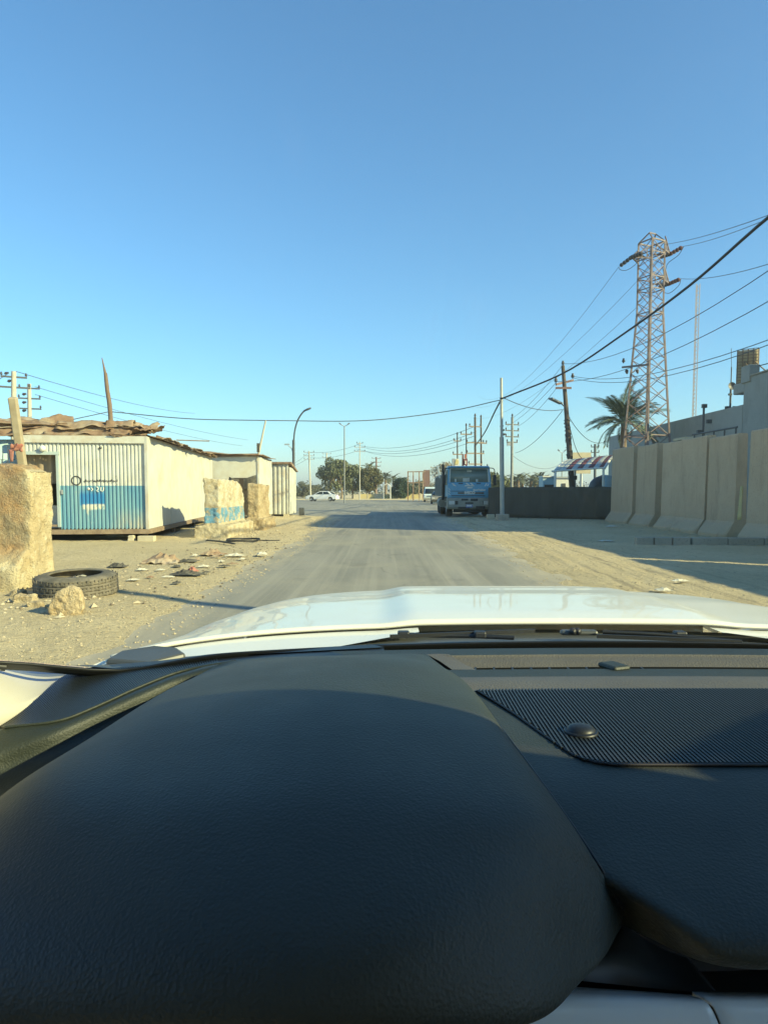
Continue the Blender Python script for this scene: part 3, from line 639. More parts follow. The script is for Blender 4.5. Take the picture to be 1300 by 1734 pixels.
MB().tube(cr([wb-V((0, 0, .3)), S(188, 715, 33), S(182, 660, 33), S(179, 632, 33)], 12), [.115]*4+[.11, .11, .105, .10, .10, .095, .09, .085], 8).build('trunk', MAT['wood'], tw)
MB().tube([S(179, 634, 33), S(176, 620, 33), S(173, 606, 33)], [.07, .04, .02], 6).build('broken_tip', MAT['wood'], tw)
bp = S(437, 768, 34.0); bt = S(450, 712, 34.0); bpt = thing('bamboo_pole', 'thin pale pole leaning up from the narrow cream cabin roof', 'pole', bp)
MB().tube([bp-V((.05, 0, .35)), bt], [.06, .04], 7).build('shaft', MAT['conc_pole'], bpt); MB().cbox(bp+V((.02, -.02, .28)), (.13, .13, .42)).build('wrapping', MAT['litter_dark'], bpt)
# --- street lamps
sb_ = S(497, 832, 46)-V((0, 0, 1.4)); st = thing('street_lamp', 'dark street lamp with one long curved arm beside the corner cabin', 'street lamp', sb_)
MB().tube([sb_-V((0, 0, .3)), S(497, 745, 46)], [.10, .085], 8).build('lower_pole', MAT['lamp_grey'], st)
MB().tube(cr([S(497, 752, 46), S(499, 730, 46), S(504, 712, 46), S(512, 699, 46), S(518, 694.5, 46)], 14), .05, 8).build('curved_arm', MAT['lamp_grey'], st)
MB().lathe([(0, -.3), (.07, -.25), (.13, 0), (.11, .25), (0, .3)], 10, Matrix.Translation(S(520, 693.5, 46)) @ Matrix.Rotation(R(68), 4, 'Y') @ Matrix.Scale(.55, 4, (1, 0, 0))).build('lamp_head', MAT['lamp_grey'], st)
sr = MB().tube(cr([S(496, 770, 46), S(494, 760, 46), S(488, 754.5, 46)], 8), .03, 6).build('side_arm', MAT['galv'], st)
MB().cbox(S(486, 752.5, 46), (.32, .16, .08)).build('lamp_head', MAT['galv'], sr)
def twin_lamp(px, ytop, Y, label, w_=9):
    b = S(px, 832, Y)-V((0, 0, 1.4)); t = thing('street_lamp', label, 'street lamp', b, 'twin-arm street lamps')
    MB().tube([b-V((0, 0, .3)), S(px, ytop+5, Y)], [.085, .06], 8).build('shaft', MAT['pole_grey'], t)
    for s_ in (-1, 1):
        a = MB().tube([S(px, ytop+5, Y), S(px+s_*w_*.45, ytop+3.0, Y), S(px+s_*w_*.75, ytop+1, Y)], .05, 6).build('arm', MAT['galv'], t)
        MB().beam(S(px+s_*w_*.6, ytop+1.8, Y), S(px+s_*w_, ytop-.6, Y), .30, .12).build('lamp_head', MAT['led'], a)
twin_lamp(583, 717, 85, 'tall street lamp with two arms standing in front of the leafy trees')
twin_lamp(951, 762, 95, 'twin-arm street lamp seen through the fence lines left of the carport', 7)
# --- power poles at the junction
pole('utility_pole', 'slim white power pole with three crossarms in front of the trees', 'pole', S(609, 832, 116)-V((0, 0, 1.4)), S(609, 748, 116), 
     .10, .08, MAT['conc_pole'], ((.3, .5, .1, 3), (.9, .9, .1, 3), (1.6, .9, .1, 3)), 'power poles beyond the junction', armmat='galv')
pole('utility_pole', 'slim pale power pole rising above the white saloon car', 'pole', S(526, 832, 122)-V((0, 0, 1.4)), S(523, 764, 122), .16, .12, MAT['conc_pole'], ((.2, .9, .1, 3), (.8, .9, .1, 3), (1.4, .9, .1, 3)), 'power poles beyond the junction', armmat='galv')
pole('utility_pole', 'short power pole top showing above the large round tree', 'pole', S(553, 832, 160)-V((0, 0, 1.4)), S(553, 767, 160), .18, .14, MAT['conc_pole'], ((.2, 1.0, .1, 3), (1.0, 1.0, .1, 3)), 'power poles beyond the junction', armmat='galv')
pole('utility_pole', 'far power pole behind the palm crown', 'pole', S(637, 832, 175)-V((0, 0, 1.4)), S(637, 774, 175), .25, .2, MAT['pylon_red'], ((.3, 1.1, .1, 3), (1.3, 1.3, .1, 3), (2.3, 1.1, .1, 3)), 'power poles beyond the junction', armmat='pylon')
for lab, px, yt, Y, rad, mt_, arms in (
        ('dark power pole with red crossarms behind the truck, thickest of the cluster', 805, 706, 66, .17, 'wood_dark', ((.9, .6, .3, 2), (2.4, .9, .3, 3), (3.4, .9, .3, 2), (4.4, .7, .3, 2))),
        ('plain dark power pole behind the truck, holding one end of the red crossarm', 815, 708, 68, .14, 'wood_dark', ((2.4, .6, .3, 2), (4.7, .7, .3, 2))),
        ('thin dark power pole with a single upturned arm behind the truck', 790, 722, 72, .11, 'wood_dark', ((.8, .6, .2, 2),)),
        ('short dark power pole behind the yellow sign above the truck', 775, 737, 74, .12, 'wood_dark', ((.6, .4, .2, 2), (2.0, .5, .2, 2)))):
    t = pole('utility_pole', lab, 'pole', S(px, 832, Y)-V((0, 0, 1.4)), S(px-1, yt, Y), rad*.68, rad*.58, MAT[mt_], arms, 'power poles behind the truck', armmat='steel_frame')
    insulator(t, S(px-1, yt, Y), 1.3)
t = bpy.data.objects['utility_pole.006'] if 'utility_pole.006' in bpy.data.objects else t
ub = S(866, 832, 70)-V((0, 0, 1.4))
pU = pole('utility_pole', 'grey power pole with dense rows of insulators behind the dark cloth fence', 'pole', ub, S(867, 706, 70), .15, .12, MAT['pole_grey'], ((.75, .75, .35, 3), (1.35, .75, .35, 3), (1.95, .75, .35, 3), (2.5, .6, .35, 3)), armmat='lamp_grey')
insulator(pU, S(867, 706, 70), 1.3)
for k in range(3):
    for q in (848-7, 852): insulator(pU, S(858-12+(2*k), 722+7*k, 70), 1.5, (0, R(80), 0))
MB().cbox(S(861, 752, 70), (.35, .3, .3)).build('transformer_box', MAT['galv'], pU)
# leaning pole with red crossarms and LED street light
lb = S(966, 826, 45); lb.z = 0; lb = lb + V((.25, 0, 0)); ltop = S(952.5, 619, 45)
pL = thing('utility_pole', 'leaning dark wooden pole with two red crossarms and street light, wrapped in cables', 'pole', lb)
MB().tube([lb-V((0, 0, .3)), lb.lerp(ltop, .5), ltop], [.20, .165, .11], 10).build('shaft', MAT['wood_dark'], pL)
insulator(pL, ltop, 1.3)
MB().beam(S(941, 651, 44.8), S(970, 644, 45.4), .12, .14).build('crossarm', MAT['pylon_red'], pL); insulator(pL, S(940.5, 648, 44.8), 1.4); insulator(pL, S(969, 641, 45.4), 1.4)
MB().beam(S(940, 657, 44.75), S(967, 657, 44.75), .05, .13).build('crossarm', MAT['pylon_red'], pL)
la = MB().tube([S(956.5, 690, 45), S(951, 684.5, 44.6), S(947, 682, 44.4)], .035, 6).build('lamp_arm', MAT['lamp_grey'], pL)
MB().beam(S(949.5, 683.5, 44.5), S(931, 674.5, 43.6), .28, .09).build('lamp_head', MAT['led'], la)
wr = MB(); rq = random.Random(5)
for k in range(26):
    tpar = rq.uniform(.30, .66); p0 = lb.lerp(ltop, tpar); a0 = rq.uniform(0, 6.28)
    wr.tube([p0 + V((.19*math.cos(a0+q*.9), .19*math.sin(a0+q*.9), -.06*q+rq.uniform(-.03, .03))) for q in range(6)], .022, 5)
finish(wr.build('wrapped_cable', MAT['cable'], pL), kind='stuff')
MB().cbox(S(969, 809, 44.7), (.5, .3, .26)).build('meter_box', MAT['lamp_grey'], pL)
# grey sign pole in its concrete foot, no sign on it
gp = G(850, 881); gpt = thing('metal_pole', 'tall plain grey metal pole set in a concrete foot before the cloth fence', 'pole', gp)
MB().tube([gp+V((0, 0, .1)), S(849, 740, gp.y)], .105, 12).build('lower_tube', MAT['signpole'], gpt); MB().tube([S(849, 742, gp.y), S(848.5, 640, gp.y)], [.07, .065], 10).build('upper_tube', MAT['signpole'], gpt)
MB().box((gp.x-.28, gp.y-.28, -.02), (gp.x+.28, gp.y+.28, .30)).build('concrete_foot', MAT['kerb'], gpt, bevel=.02)
MB().tube([S(850, 675, gp.y)+V((-.12, -.05, 0)), S(848, 675, gp.y)+V((.2, -.05, .03))], .04, 6).build('clamp', MAT['black'], gpt)
c = G(831, 879); finish(MB().box((c.x-.22, c.y-.15, 0), (c.x+.16, c.y+.15, .24)).build('concrete_block', MAT['brick_pale'], loc=c, bevel=.02), 'small pale block on the ground between truck and grey pole', 'block')

# --- pole out of the frame on the right whose shadow crosses the verge by the tyre
pole('utility_pole', 'wooden power pole beside the concrete wall panels', 'pole', (9.35, 2.55, 0), (9.35, 2.55, 7.4), .13, .11, MAT['wood_dark'])

# ================================================================== CONCRETE T-WALL
def twall(y0, y1, h, X, label, seed):
    rg = random.Random(seed); w2 = y1-y0; t = .36
    P = [(.56, -.1), (.56, .10), (.52, .14), (t/2+.05, .40), (t/2, .48), (t/2-.03, h-.04), (t/2-.06, h), (-t/2+.06, h), (-t/2+.03, h-.04), (-t/2, .48), (-t/2-.05, .40), (-.52, .14), (-.56, .10), (-.56, -.1)]
    rows = []
    for u, k_ in ((-.5, .55), (-.47, .72), (-.36, 1), (-.1, 1), (.1, 1), (.36, 1), (.47, .72), (.5, .55)):      # the foot tapers at both ends
        y = w2*u; rows.append([V((-(x if abs(x) < .3 else math.copysign(.2+(abs(x)-.2)*k_, x)) + .012*fbm(y*2+seed, z, x), y, z + (.02*fbm(y*1.5, seed, 3) if z > 2 else 0))) for x, z in P])
    mb = MB(); m4 = Matrix.Translation((X + rg.uniform(-.03, .03), (y0+y1)/2, 0)) @ Matrix.Rotation(R(rg.uniform(-.7, .7)), 4, 'Z') @ Matrix.Rotation(R(rg.uniform(-.5, .5)), 4, 'Y')
    rows = [[m4 @ p for p in r_] for r_ in rows]; mb.grid(rows, smooth=False)
    mb.add(rows[0], [tuple(range(len(P)))]); mb.add(rows[-1], [tuple(reversed(range(len(P))))])
    o = mb.build('wall_panel', MAT['twall'], loc=(X, (y0+y1)/2, 0), bevel=.025)
    return finish(o, label, 'wall panel', 'concrete wall panels beside the road')
WX = 10.75
panels = ((29.85, 32.6, 3.34, 'end concrete wall panel that meets the dark cloth fence'),
          (27.25, 29.30, 3.27, 'second concrete wall panel from the dark cloth fence, dark gaps both sides'),
          (25.05, 26.68, 3.22, 'third concrete wall panel from the cloth fence, a white plank on top'),
          (23.02, 25.02, 3.24, 'fourth concrete wall panel from the cloth fence, tight against its neighbour'),
          (21.0, 22.88, 3.14, 'fifth concrete wall panel from the cloth fence, before the widest gap'),
          (18.0, 20.35, 3.16, 'sixth concrete wall panel from the cloth fence, just past the widest gap'))
for k, (y0, y1, h, lab) in enumerate(panels): twall(y0, y1, h, WX, lab, k)
y = 17.97; k = 10
while y > 2:
    twall(y-2.1, y, 3.12, WX, 'concrete wall panel farther along the row, past the widest gap', k); y -= 2.12 if k not in (12,) else 2.5; k += 1
# things in the gap
ys_ = MB(); ys_.grid([[V((WX-.24+.04*math.sin(i*2), 20.52+.20*i/3*(.35+.65*j/7), 1.55-1.0*j/7)) for i in range(4)] for j in range(8)])
finish(ys_.build('yellow_sheet', MAT['plaster_yellow'], loc=(WX-.2, 20.6, 0), solid=.01), 'torn yellow sheet hanging in the widest gap between wall panels', 'sheet')
pk = MB().box((WX-.1, 24.9, 3.24), (WX+.2, 25.9, 3.33)); finish(pk.build('plank', MAT['brick_pale'], loc=(WX, 25.4, 3.24), bevel=.01), 'white plank lying on top of a concrete wall panel', 'plank')
for yy in (29.5, 26.95, 20.75, 22.95):
    c = V((WX+.05, yy, 3.1)); 
bt_ = MB(); c = G(1030, 881)
bt_.tube(cr([c+V((-.3, 0, .12)), c+V((0, .1, .18)), c+V((.4, .1, .12)), c+V((.7, .2, .14))], 10), [.05, .12, .14, .13, .12, .14, .12, .10, .08, .03], 7)
finish(bt_.build('bundled_cloth', MAT['litter_dark'], loc=c), 'dark bundled cloth on the ground at the foot of the end wall panel', 'cloth')
# kerb
kt = thing('kerb', 'broken concrete kerb on the dirt before the wall panels', 'kerb', (7.3, 18.3, 0)); 
for k in range(3):
    x0 = 6.62+.47*k; MB().box((x0, 18.22-.03*k, -.05), (x0+.44, 18.42-.03*k, .20), ).build('kerb_stone', MAT['kerb'], kt, bevel=.015)
for k in range(4):
    x0 = 8.05+.92*k; MB().box((x0, 18.12-.04*k, -.05), (x0+.905, 18.34-.04*k, .19)).build('kerb_stone', MAT['kerb'], kt, bevel=.015)

# ================================================================== CLOTH FENCE
F0, F1 = V((5.5, 36.9, 0)), V((11.0, 33.3, 0)); FD = (F1-F0)
ft = thing('cloth_fence', 'low fence of dark green shade cloth beside the concrete wall panels', 'fence', F0.lerp(F1, .5)); fn = V((-FD.y, FD.x, 0)).normalized()
rows = []
for j in range(9):
    row = []
    for i in range(121):
        u = i/120; p = F0.lerp(F1, u); top = 1.60+.02*fbm(u*14, 1, 2)+.025*abs(math.sin(u*19))
        row.append(p + fn*(.035*fbm(u*20, j*.35, 4)+.05*fbm(u*4, j*.2, 8)) + V((0, 0, .04+(top-.04)*j/8)))
    rows.append(row)
cl = MB(); cl.grid(rows); cl.build('shade_cloth', MAT['meshfence'], ft, solid=.006)
for i in range(5): p = F0.lerp(F1, i/4) - fn*(-.16); MB().tube([p-V((0, 0, .2)), p+V((0, 0, 1.6))], .03, 7).build('post', MAT['lamp_grey'], ft)
cl = MB(); cl.grid([[F0+V((.24*i/8, 1.4*i/8+.03*math.sin(i*1.9), .04+1.52*j/4)) for i in range(9)] for j in range(5)]); cl.build('end_flap', MAT['meshfence'], ft, solid=.006)

# ================================================================== CARPORT AND YARD
cpt = thing('carport', 'arched carport with red and white striped sheet roof on white posts', 'carport', S(985, 832, 42)-V((0, 0, 1.4)))
fl, frr, bl, br = S(938, 797, 40), S(1023, 791, 40), S(972, 781, 45.5), S(1047, 772.5, 45.5)
def crf(u, v_):
    a = fl.lerp(frr, u); b_ = bl.lerp(br, u); p = a.lerp(b_, v_); p.z += .55*math.sin(v_*math.pi*.9)*.55; return p
nst = 9
for k in range(nst):
    u0, u1 = k/nst, (k+1)/nst
    mb = MB(); mb.grid([[crf(u0+(u1-u0)*i/3, v_/10) for i in range(4)] for v_ in range(11)]); mb.build('roof_strip', MAT['canvas_red' if k in (2, 4, 6, 8) else 'canvas_white'], cpt, solid=.02)
for (u, v_) in ((.02, 0), (.98, 0), (.02, 1), (.98, 1)):
    p = crf(u, v_); MB().tube([V((p.x, p.y, -.1)), p-V((0, 0, .03))], .07, 8).build('post', MAT['steel_white'], cpt)
for u in (0, 1.0):
    MB().tube([crf(u, v_/8)-V((0, 0, .06)) for v_ in range(9)], .085, 6).build('arch_rib', MAT['steel_white'], cpt)
for v_ in (0, 1): MB().tube([crf(0, v_)-V((.15, 0, .04)), crf(1, v_)-V((0, 0, .04))], .06, 6).build('eave_rail', MAT['steel_white'], cpt)
p0, p1 = crf(1, 0), crf(1, 1); e = MB(); e.grid([[V((p0.x, p0.y, z)).lerp(V((p1.x, p1.y, z)), i/6)+V((.05, 0, 0)) for i in range(7)] for z in (0.02, 2.35)]); e.build('end_sheet', MAT['pale_blue'], cpt, solid=.03)
wb_ = S(929, 832, 52)-V((0, 0, 1.4))
kk = thing('kiosk', 'small pale blue kiosk behind the cloth fence', 'kiosk', wb_); MB().box((wb_.x-.45, 52, 0), (wb_.x+.45, 53.4, 2.45)).build('body', MAT['pale_blue'], kk); MB().box((wb_.x-.5, 51.9, 2.45), (wb_.x+.5, 53.5, 2.55)).build('roof', MAT['steel_white'], kk); MB().box((wb_.x-.35, 51.96, .3), (wb_.x+.35, 51.99, 1.9)).build('opening', MAT['darkhole'], kk)
wb_ = S(951, 832, 62)-V((0, 0, 1.4))
kk = thing('guard_hut', 'low white guard hut with a dark doorway under the carport eave', 'hut', wb_); MB().box((wb_.x-.75, 62, 0), (wb_.x+.75, 64.5, 2.55)).build('body', MAT['steel_white'], kk); MB().box((wb_.x-.85, 61.9, 2.55), (wb_.x+.85, 64.6, 2.70)).build('roof', MAT['galv'], kk); MB().box((wb_.x-.05, 61.96, .1), (wb_.x+.3, 61.99, 2.1)).build('door', MAT['lamp_grey'], kk)
dk = S(1013, 832, 47)-V((0, 0, 1.4)); dt_ = thing('cement_mixer', 'dark tilted drum machine standing under the carport', 'machine', dk)
MB().lathe([(0, -.7), (.45, -.65), (.62, -.1), (.6, .2), (.3, .75), (.26, .75)], 16, Matrix.Translation(dk+V((0, 0, 1.75))) @ Matrix.Rotation(R(40), 4, 'Y')).build('drum', MAT['lamp_grey'], dt_)
for q in ((-.5, -.4), (.5, -.4), (-.5, .4), (.5, .4)): MB().beam(dk+V((q[0], q[1], -.05)), dk+V((q[0]*.4, q[1]*.5, 1.6)), .08).build('leg', MAT['steel_white'], dt_)
hb = S(984, 832, 75)-V((0, 0, 1.4)); hh = thing('billboard', 'blank tan billboard on a post above the carport', 'billboard', hb)
MB().box((hb.x-1.0, 75, 3.3), (hb.x+.95, 75.25, 5.55)).build('board', MAT['hoarding'], hh); MB().box((hb.x-1.32, 75.0, 3.2), (hb.x-1.03, 75.3, 5.75)).build('edge_column', MAT['galv'], hh)
MB().tube([hb-V((0, -.15, .2)), hb+V((0, .15, 3.3))], .15, 8).build('post', MAT['galv'], hh)
pole('utility_pole', 'power pole with three short crossarms between billboard and grey building', 'pole', S(1007, 832, 85)-V((0, 0, 1.4)), S(1007, 752, 85), .17, .14, MAT['lamp_grey'], ((.35, .5, .1, 3), (1.0, .5, .1, 3), (1.65, .55, .1, 3)), armmat='lamp_grey')

# ================================================================== GREY BUILDING
BX = 18.4; bd = thing('grey_building', 'long flat roofed grey building behind the concrete wall panels', 'building', (BX+5, 36, 0))
MB().box((BX, 36.2, 0), (BX+14, 57.5, 5.85)).build('low_wing', MAT['facade'], bd, bevel=.03)
MB().box((BX-.03, 13, 0), (BX+14, 36.1, 7.15)).build('tall_wing', MAT['facade'], bd, bevel=.03)
MB().box((BX+.02, 16.5, 7.1), (BX+9, 31.3, 12.0)).build('shadow_tower', MAT['facade'], bd, bevel=.03)  # tower out of view, added so its shadow covers truck and road
MB().box((BX-.05, 36.0, 6.45), (BX+14, 37.15, 6.98)).build('projecting_slab', MAT['facade'], bd, bevel=.05)
MB().box((BX-.12, 35.4, 6.9), (BX+.4, 36.25, 7.75)).build('parapet_block', MAT['facade'], bd, bevel=.03)
MB().box((BX-.10, 13, 7.15), (BX+.25, 35.4, 7.22)).build('coping', MAT['kerb'], bd)
wn = MB(); wn.box((BX-.06, 31.0, 3.3), (BX-.035, 34.6, 4.1)); wf = wn.build('window', glass('window_glass_tint', (.55, .68, .68), .9), bd)
wfr = MB()
for (a, b_) in (((31, 4.12), (34.6, 4.12)), ((31, 3.28), (34.6, 3.28)), ((31, 3.28), (31, 4.12)), ((34.6, 3.28), (34.6, 4.12)), ((33.2, 3.28), (33.2, 4.12))): wfr.beam((BX-.09, a[0], a[1]), (BX-.09, b_[0], b_[1]), .07)
wfr.build('frame', MAT['galv'], wf)
MB().tube([(BX-.1, 48, 0), (BX-.1, 48, 5.0)], .07, 8).build('downpipe', MAT['galv'], bd)
for yy, sz in ((44.0, .9), (40.6, .7)):
    cd = MB(); cd.box((BX-.4, yy-.35, 4.0-.2), (BX-.02, yy+.35, 4.0+.35)); cd.build('air_conditioner', MAT['steel_white'], bd, bevel=.02)
# wall head rails near the facade
rl = thing('pipe_rail', 'thin pipe rail with upright posts standing before the grey facade', 'rail', (14.3, 31, 0)); yy = 28.6
for k in range(5): MB().tube([(14.3, yy+.95*k, 0), (14.3, yy+.95*k, 4.0)], .035, 6).build('post', MAT['lamp_grey'], rl)
MB().tube([(14.3, 28.5, 4.0), (14.3, 32.6, 4.02)], .04, 6).build('top_rail', MAT['lamp_grey'], rl)
for px, yt, h0, lab in ((1185, 688, 0, 'dark antenna post with floodlights standing before the grey facade'),):
    b_ = V((15.6, 34.4, 0)); t = thing('antenna_post', lab, 'post', b_); MB().tube([b_, V((15.6, 34.4, 5.6))], .055, 8).build('shaft', MAT['lamp_grey'], t)
    for zz, xx in ((5.55, 0), (4.8, .25), (4.3, -.2)): MB().cbox((15.6+xx, 34.35, zz), (.22, .16, .18)).build('floodlight', MAT['lamp_grey'], t)
b_ = V((BX+.25, 38.0, 5.85)); t = thing('rooftop_antenna', 'slender rooftop antenna with a small dish on the low wing', 'antenna', b_)
MB().tube([b_-V((0, 0, .05)), b_+V((0, 0, 1.1))], .055, 8).build('lower_mast', MAT['lamp_grey'], t); MB().tube([b_+V((0, 0, 1.1)), b_+V((0, 0, 2.2))], .03, 6).build('middle_mast', MAT['lamp_grey'], t); MB().tube([b_+V((0, 0, 2.2)), b_+V((-.05, 0, 3.2))], .014, 5).build('whip', MAT['lamp_grey'], t)
MB().lathe([(0, -.06), (.14, -.03), (.21, .04), (.215, .05)], 18, Matrix.Translation(b_+V((0, -.1, 1.18))) @ Matrix.Rotation(R(80), 4, 'X')).build('dish', MAT['led'], t)
for q in ((-.2, .05), (.2, .05)): MB().cbox(b_+V((q[0], -.05, q[1])), (.16, .16, .14)).build('foot_clamp', MAT['lamp_grey'], t)
MB().cbox(b_+V((-.05, -.05, .75)), (.16, .14, .1)).build('bracket', MAT['lamp_grey'], t)
# rooftop sign frame seen from behind
sgb = V((BX+.5, 36.0, 7.0)); sg = thing('rooftop_sign_frame', 'open lattice sign frame seen from behind on the tall wing roof', 'sign frame', sgb)
A0, A1 = V((BX+.15, 37.2, 7.0)), V((BX+.95, 36.6, 7.0)); Hs = 1.75
bdm = MB(); bdm.grid([[A0.lerp(A1, i/6)+V((.05, .12, .03+Hs*j/6)) for i in range(7)] for j in range(7)]); bdm.build('sign_sheet', MAT['hoarding'], sg, solid=.012)
for k in range(5): p = A0.lerp(A1, k/4); MB().beam(p, p+V((0, 0, Hs+.03)), .045).build('upright', MAT['steel_frame'], sg)
for k in range(12): z = .05+Hs*k/11; MB().beam(A0+V((0, 0, z)), A1+V((0, 0, z)), .028).build('rail', MAT['steel_frame'], sg)
for k in (1, 3): p = A0.lerp(A1, k/4)+V((0, 0, 1.2)); MB().beam(p, p+V((.5, -1.2, -1.15)), .05).build('stay', MAT['steel_frame'], sg)
MB().beam((BX+.3, 35.3, 7.65), (BX+.3, 30, 7.45), .04).build('handrail', MAT['lamp_grey'], sg)

# ================================================================== PYLON
PYc = S(1092, 832, 41)-V((0, 0, 1.4)); py_ = thing('pylon', 'tall red grey steel lattice power pylon behind the concrete wall', 'pylon', PYc)
H1 = S(1092, 395, 41).z; ZW = 11.6
def hwid(z): return 1.10 - (1.10-.50)*z/ZW if z < ZW else .50
yaw = R(27); ux = V((math.cos(yaw), math.sin(yaw), 0)); uy = V((-math.sin(yaw), math.cos(yaw), 0))
def PC(i, z, h=None):
    h = h or hwid(z); sx, sy = ((-1, -1), (1, -1), (1, 1), (-1, 1))[i]; return PYc + ux*(sx*h) + uy*(sy*h) + V((0, 0, z))
for i in range(4): MB().beam(PC(i, -.2), PC(i, ZW), .095).beam(PC(i, ZW), PC(i, H1-.5), .08).build('leg', MAT['pylon'], py_)
lv = [0]; z = 0
while z < ZW-.4: z += max(.62, hwid(z)*1.15); lv.append(min(z, ZW))
top_lv = [ZW + (H1-.5-ZW)*k/6 for k in range(7)]
lv = [q for q in lv if q < ZW-.3] + top_lv
for f in range(4):
    j = (f+1) % 4; mb = MB()
    for a, b_ in zip(lv[:-1], lv[1:]):
        mb.beam(PC(f, a), PC(j, b_), .030); mb.beam(PC(j, a), PC(f, b_), .030)
    for q in (lv[4], ZW, top_lv[2], top_lv[3], top_lv[5], H1-.5): mb.beam(PC(f, q), PC(j, q), .05)
    mb.build('bracing', MAT['pylon_red' if f in (1, 2) else 'pylon'], py_)
pk = MB(); ztop = H1
for i in range(4): pk.beam(PC(i, H1-.5), PC((i+1) % 4, H1-.5), .06)
pk.beam(PC(0, H1-.5), PYc+V((0, 0, H1))-ux*.2, .06); pk.beam(PC(1, H1-.5), PYc+V((0, 0, H1))+ux*.3, .06); pk.beam(PYc+V((0, 0, H1))-ux*.2, PYc+V((0, 0, H1))+ux*.3, .06); pk.beam(PC(3, H1-.5), PYc+V((0, 0, H1))-ux*.2, .06); pk.beam(PC(2, H1-.5), PYc+V((0, 0, H1))+ux*.3, .06)
pk.build('peak', MAT['pylon'], py_)
def crossarm(z, side, L):
    ia, ib = ((0, 3) if side < 0 else (1, 2)); tip = PYc + ux*(side*(.5+L)) + V((0, 0, z+.05)); mb = MB()
    for i in (ia, ib): mb.beam(PC(i, z), tip, .06); mb.beam(PC(i, z+.75), tip, .055)
    for k in range(1, 4):
        u = k/4; a, b_ = PC(ia, z).lerp(tip, u), PC(ib, z).lerp(tip, u); a2, b2 = PC(ia, z+.75).lerp(tip, u), PC(ib, z+.75).lerp(tip, u)
        mb.beam(a, b_, .045); mb.beam(a2, a, .045); mb.beam(b2, b_, .045); mb.beam(a, b2, .04)
    mb.build('crossarm', MAT['pylon'], py_); return tip
disc_prof = [(0, 0)]
for k in range(4): disc_prof += [(.02, .04+.22*k), (.12, .06+.22*k), (.12, .085+.22*k), (.02, .105+.22*k)]
disc_prof.append((0, .95))
def string(p, q, mat):
    p, q = V(p), V(q); d = q-p; m4 = Matrix.Translation(p) @ d.to_track_quat('Z', 'Y').to_matrix().to_4x4() @ Matrix.Scale(d.length/.95, 4, (0, 0, 1))
    MB().lathe(disc_prof, 9, m4).build('insulator_string', MAT[mat], py_)
tR1 = crossarm(S(1092, 425, 41).z, 1, 1.0); tR2 = crossarm(S(1092, 476, 41).z, 1, 1.0); tL = crossarm(S(1092, 444, 41).z, -1, 1.05)
eR1, eR2 = S(1157, 417, 39.5), S(1152, 472, 39.5); eL = S(1047, 452, 43.5); eL2 = S(1088, 428, 38.5)
string(tR1, eR1, 'insul_red'); string(tR2, eR2, 'insul_red'); string(tL, eL, 'insul'); string(tL, eL2, 'insul')
string(tR1, S(1116, 436, 44), 'insul'); string(tR2, S(1114, 486, 44), 'insul')
jm = MB(); jm.tube(cr([eR1, S(1148, 432, 40.5), S(1130, 446, 41.5), S(1124, 462, 42.5), S(1116, 436, 44)], 14), .018, 5); jm.tube(cr([eL, S(1050, 457, 43), S(1062, 457, 42), S(1078, 445, 40), eL2], 12), .018, 5); jm.tube(cr([eR2, S(1148, 484, 40.5), S(1130, 497, 42), S(1114, 486, 44)], 12), .018, 5)
jm.build('jumper', MAT['wire'], py_)
MB().beam(S(1053, 622, 41.5), PC(0, S(1092, 622, 41).z), .10).build('side_bracket', MAT['pylon'], py_); insulator(py_, S(1055, 615, 41.5), 1.2); insulator(py_, S(1060, 626, 41.5), 1.2, (R(150), 0, 0)); insulator(py_, S(1078, 626, 41.2), 1.1, (R(150), 0, 0))

# guyed lattice mast far off
mb_ = S(1170, 832, 100)-V((0, 0, 1.4)); mtall = S(1170, 481, 100).z
ms = thing('radio_mast', 'very thin tall red and white lattice radio mast behind the grey building', 'mast', mb_); w3 = .28
cor = [V((w3*math.cos(a), w3*math.sin(a), 0)) for a in (R(200), R(320), R(80))]
for i in range(3): MB().beam(mb_+cor[i], mb_+cor[i]+V((0, 0, mtall)), .07).build('leg', MAT['mast'], ms)
for i in range(3):
    m_ = MB(); z = 0; k = 0
    while z < mtall-.6: m_.beam(mb_+cor[i]+V((0, 0, z)), mb_+cor[(i+1) % 3]+V((0, 0, z+.55)), .035); z += .55
    m_.build('bracing', MAT['mast'], ms)

# ================================================================== CABLES
A = lambda px, py, Y: S(px, py, Y)
wire('thick black cable sweeping from upper right down to the plain grey pole', [A(1520, 195, 11.5), A(1300, 368, 15.5), A(1170, 481, 20), A(1060, 562, 26), A(955, 631, 31), A(849, 675, gp.y-.1)], .038, 'cable', name='thick_cable')
wire('thick black cable drooping from the plain grey pole to the poles behind the truck', [A(849, 675, gp.y-.1), A(836, 700, 42), A(820, 733, 54), A(803, 757, 66)], .045, 'cable', name='thick_cable')
wire('thin cable spanning the road from the grey pole to the leaning pale pole', [A(848, 677, gp.y), A(760, 696, 35.6), A(620, 712, 35), A(450, 712, 34)], .022, 'wire', name='overhead_cable')
wire('thin cable from the leaning pale pole to the crooked wooden pole', [A(450, 712, 34), A(320, 709, 33.6), A(186, 697, 33)], .022, 'wire', name='overhead_cable')
wire('thin cable running from the crooked wooden pole down over the rusty roof', [A(186, 697, 33), A(130, 709, 30), A(70, 722, 27)], .02, 'wire', name='overhead_cable')
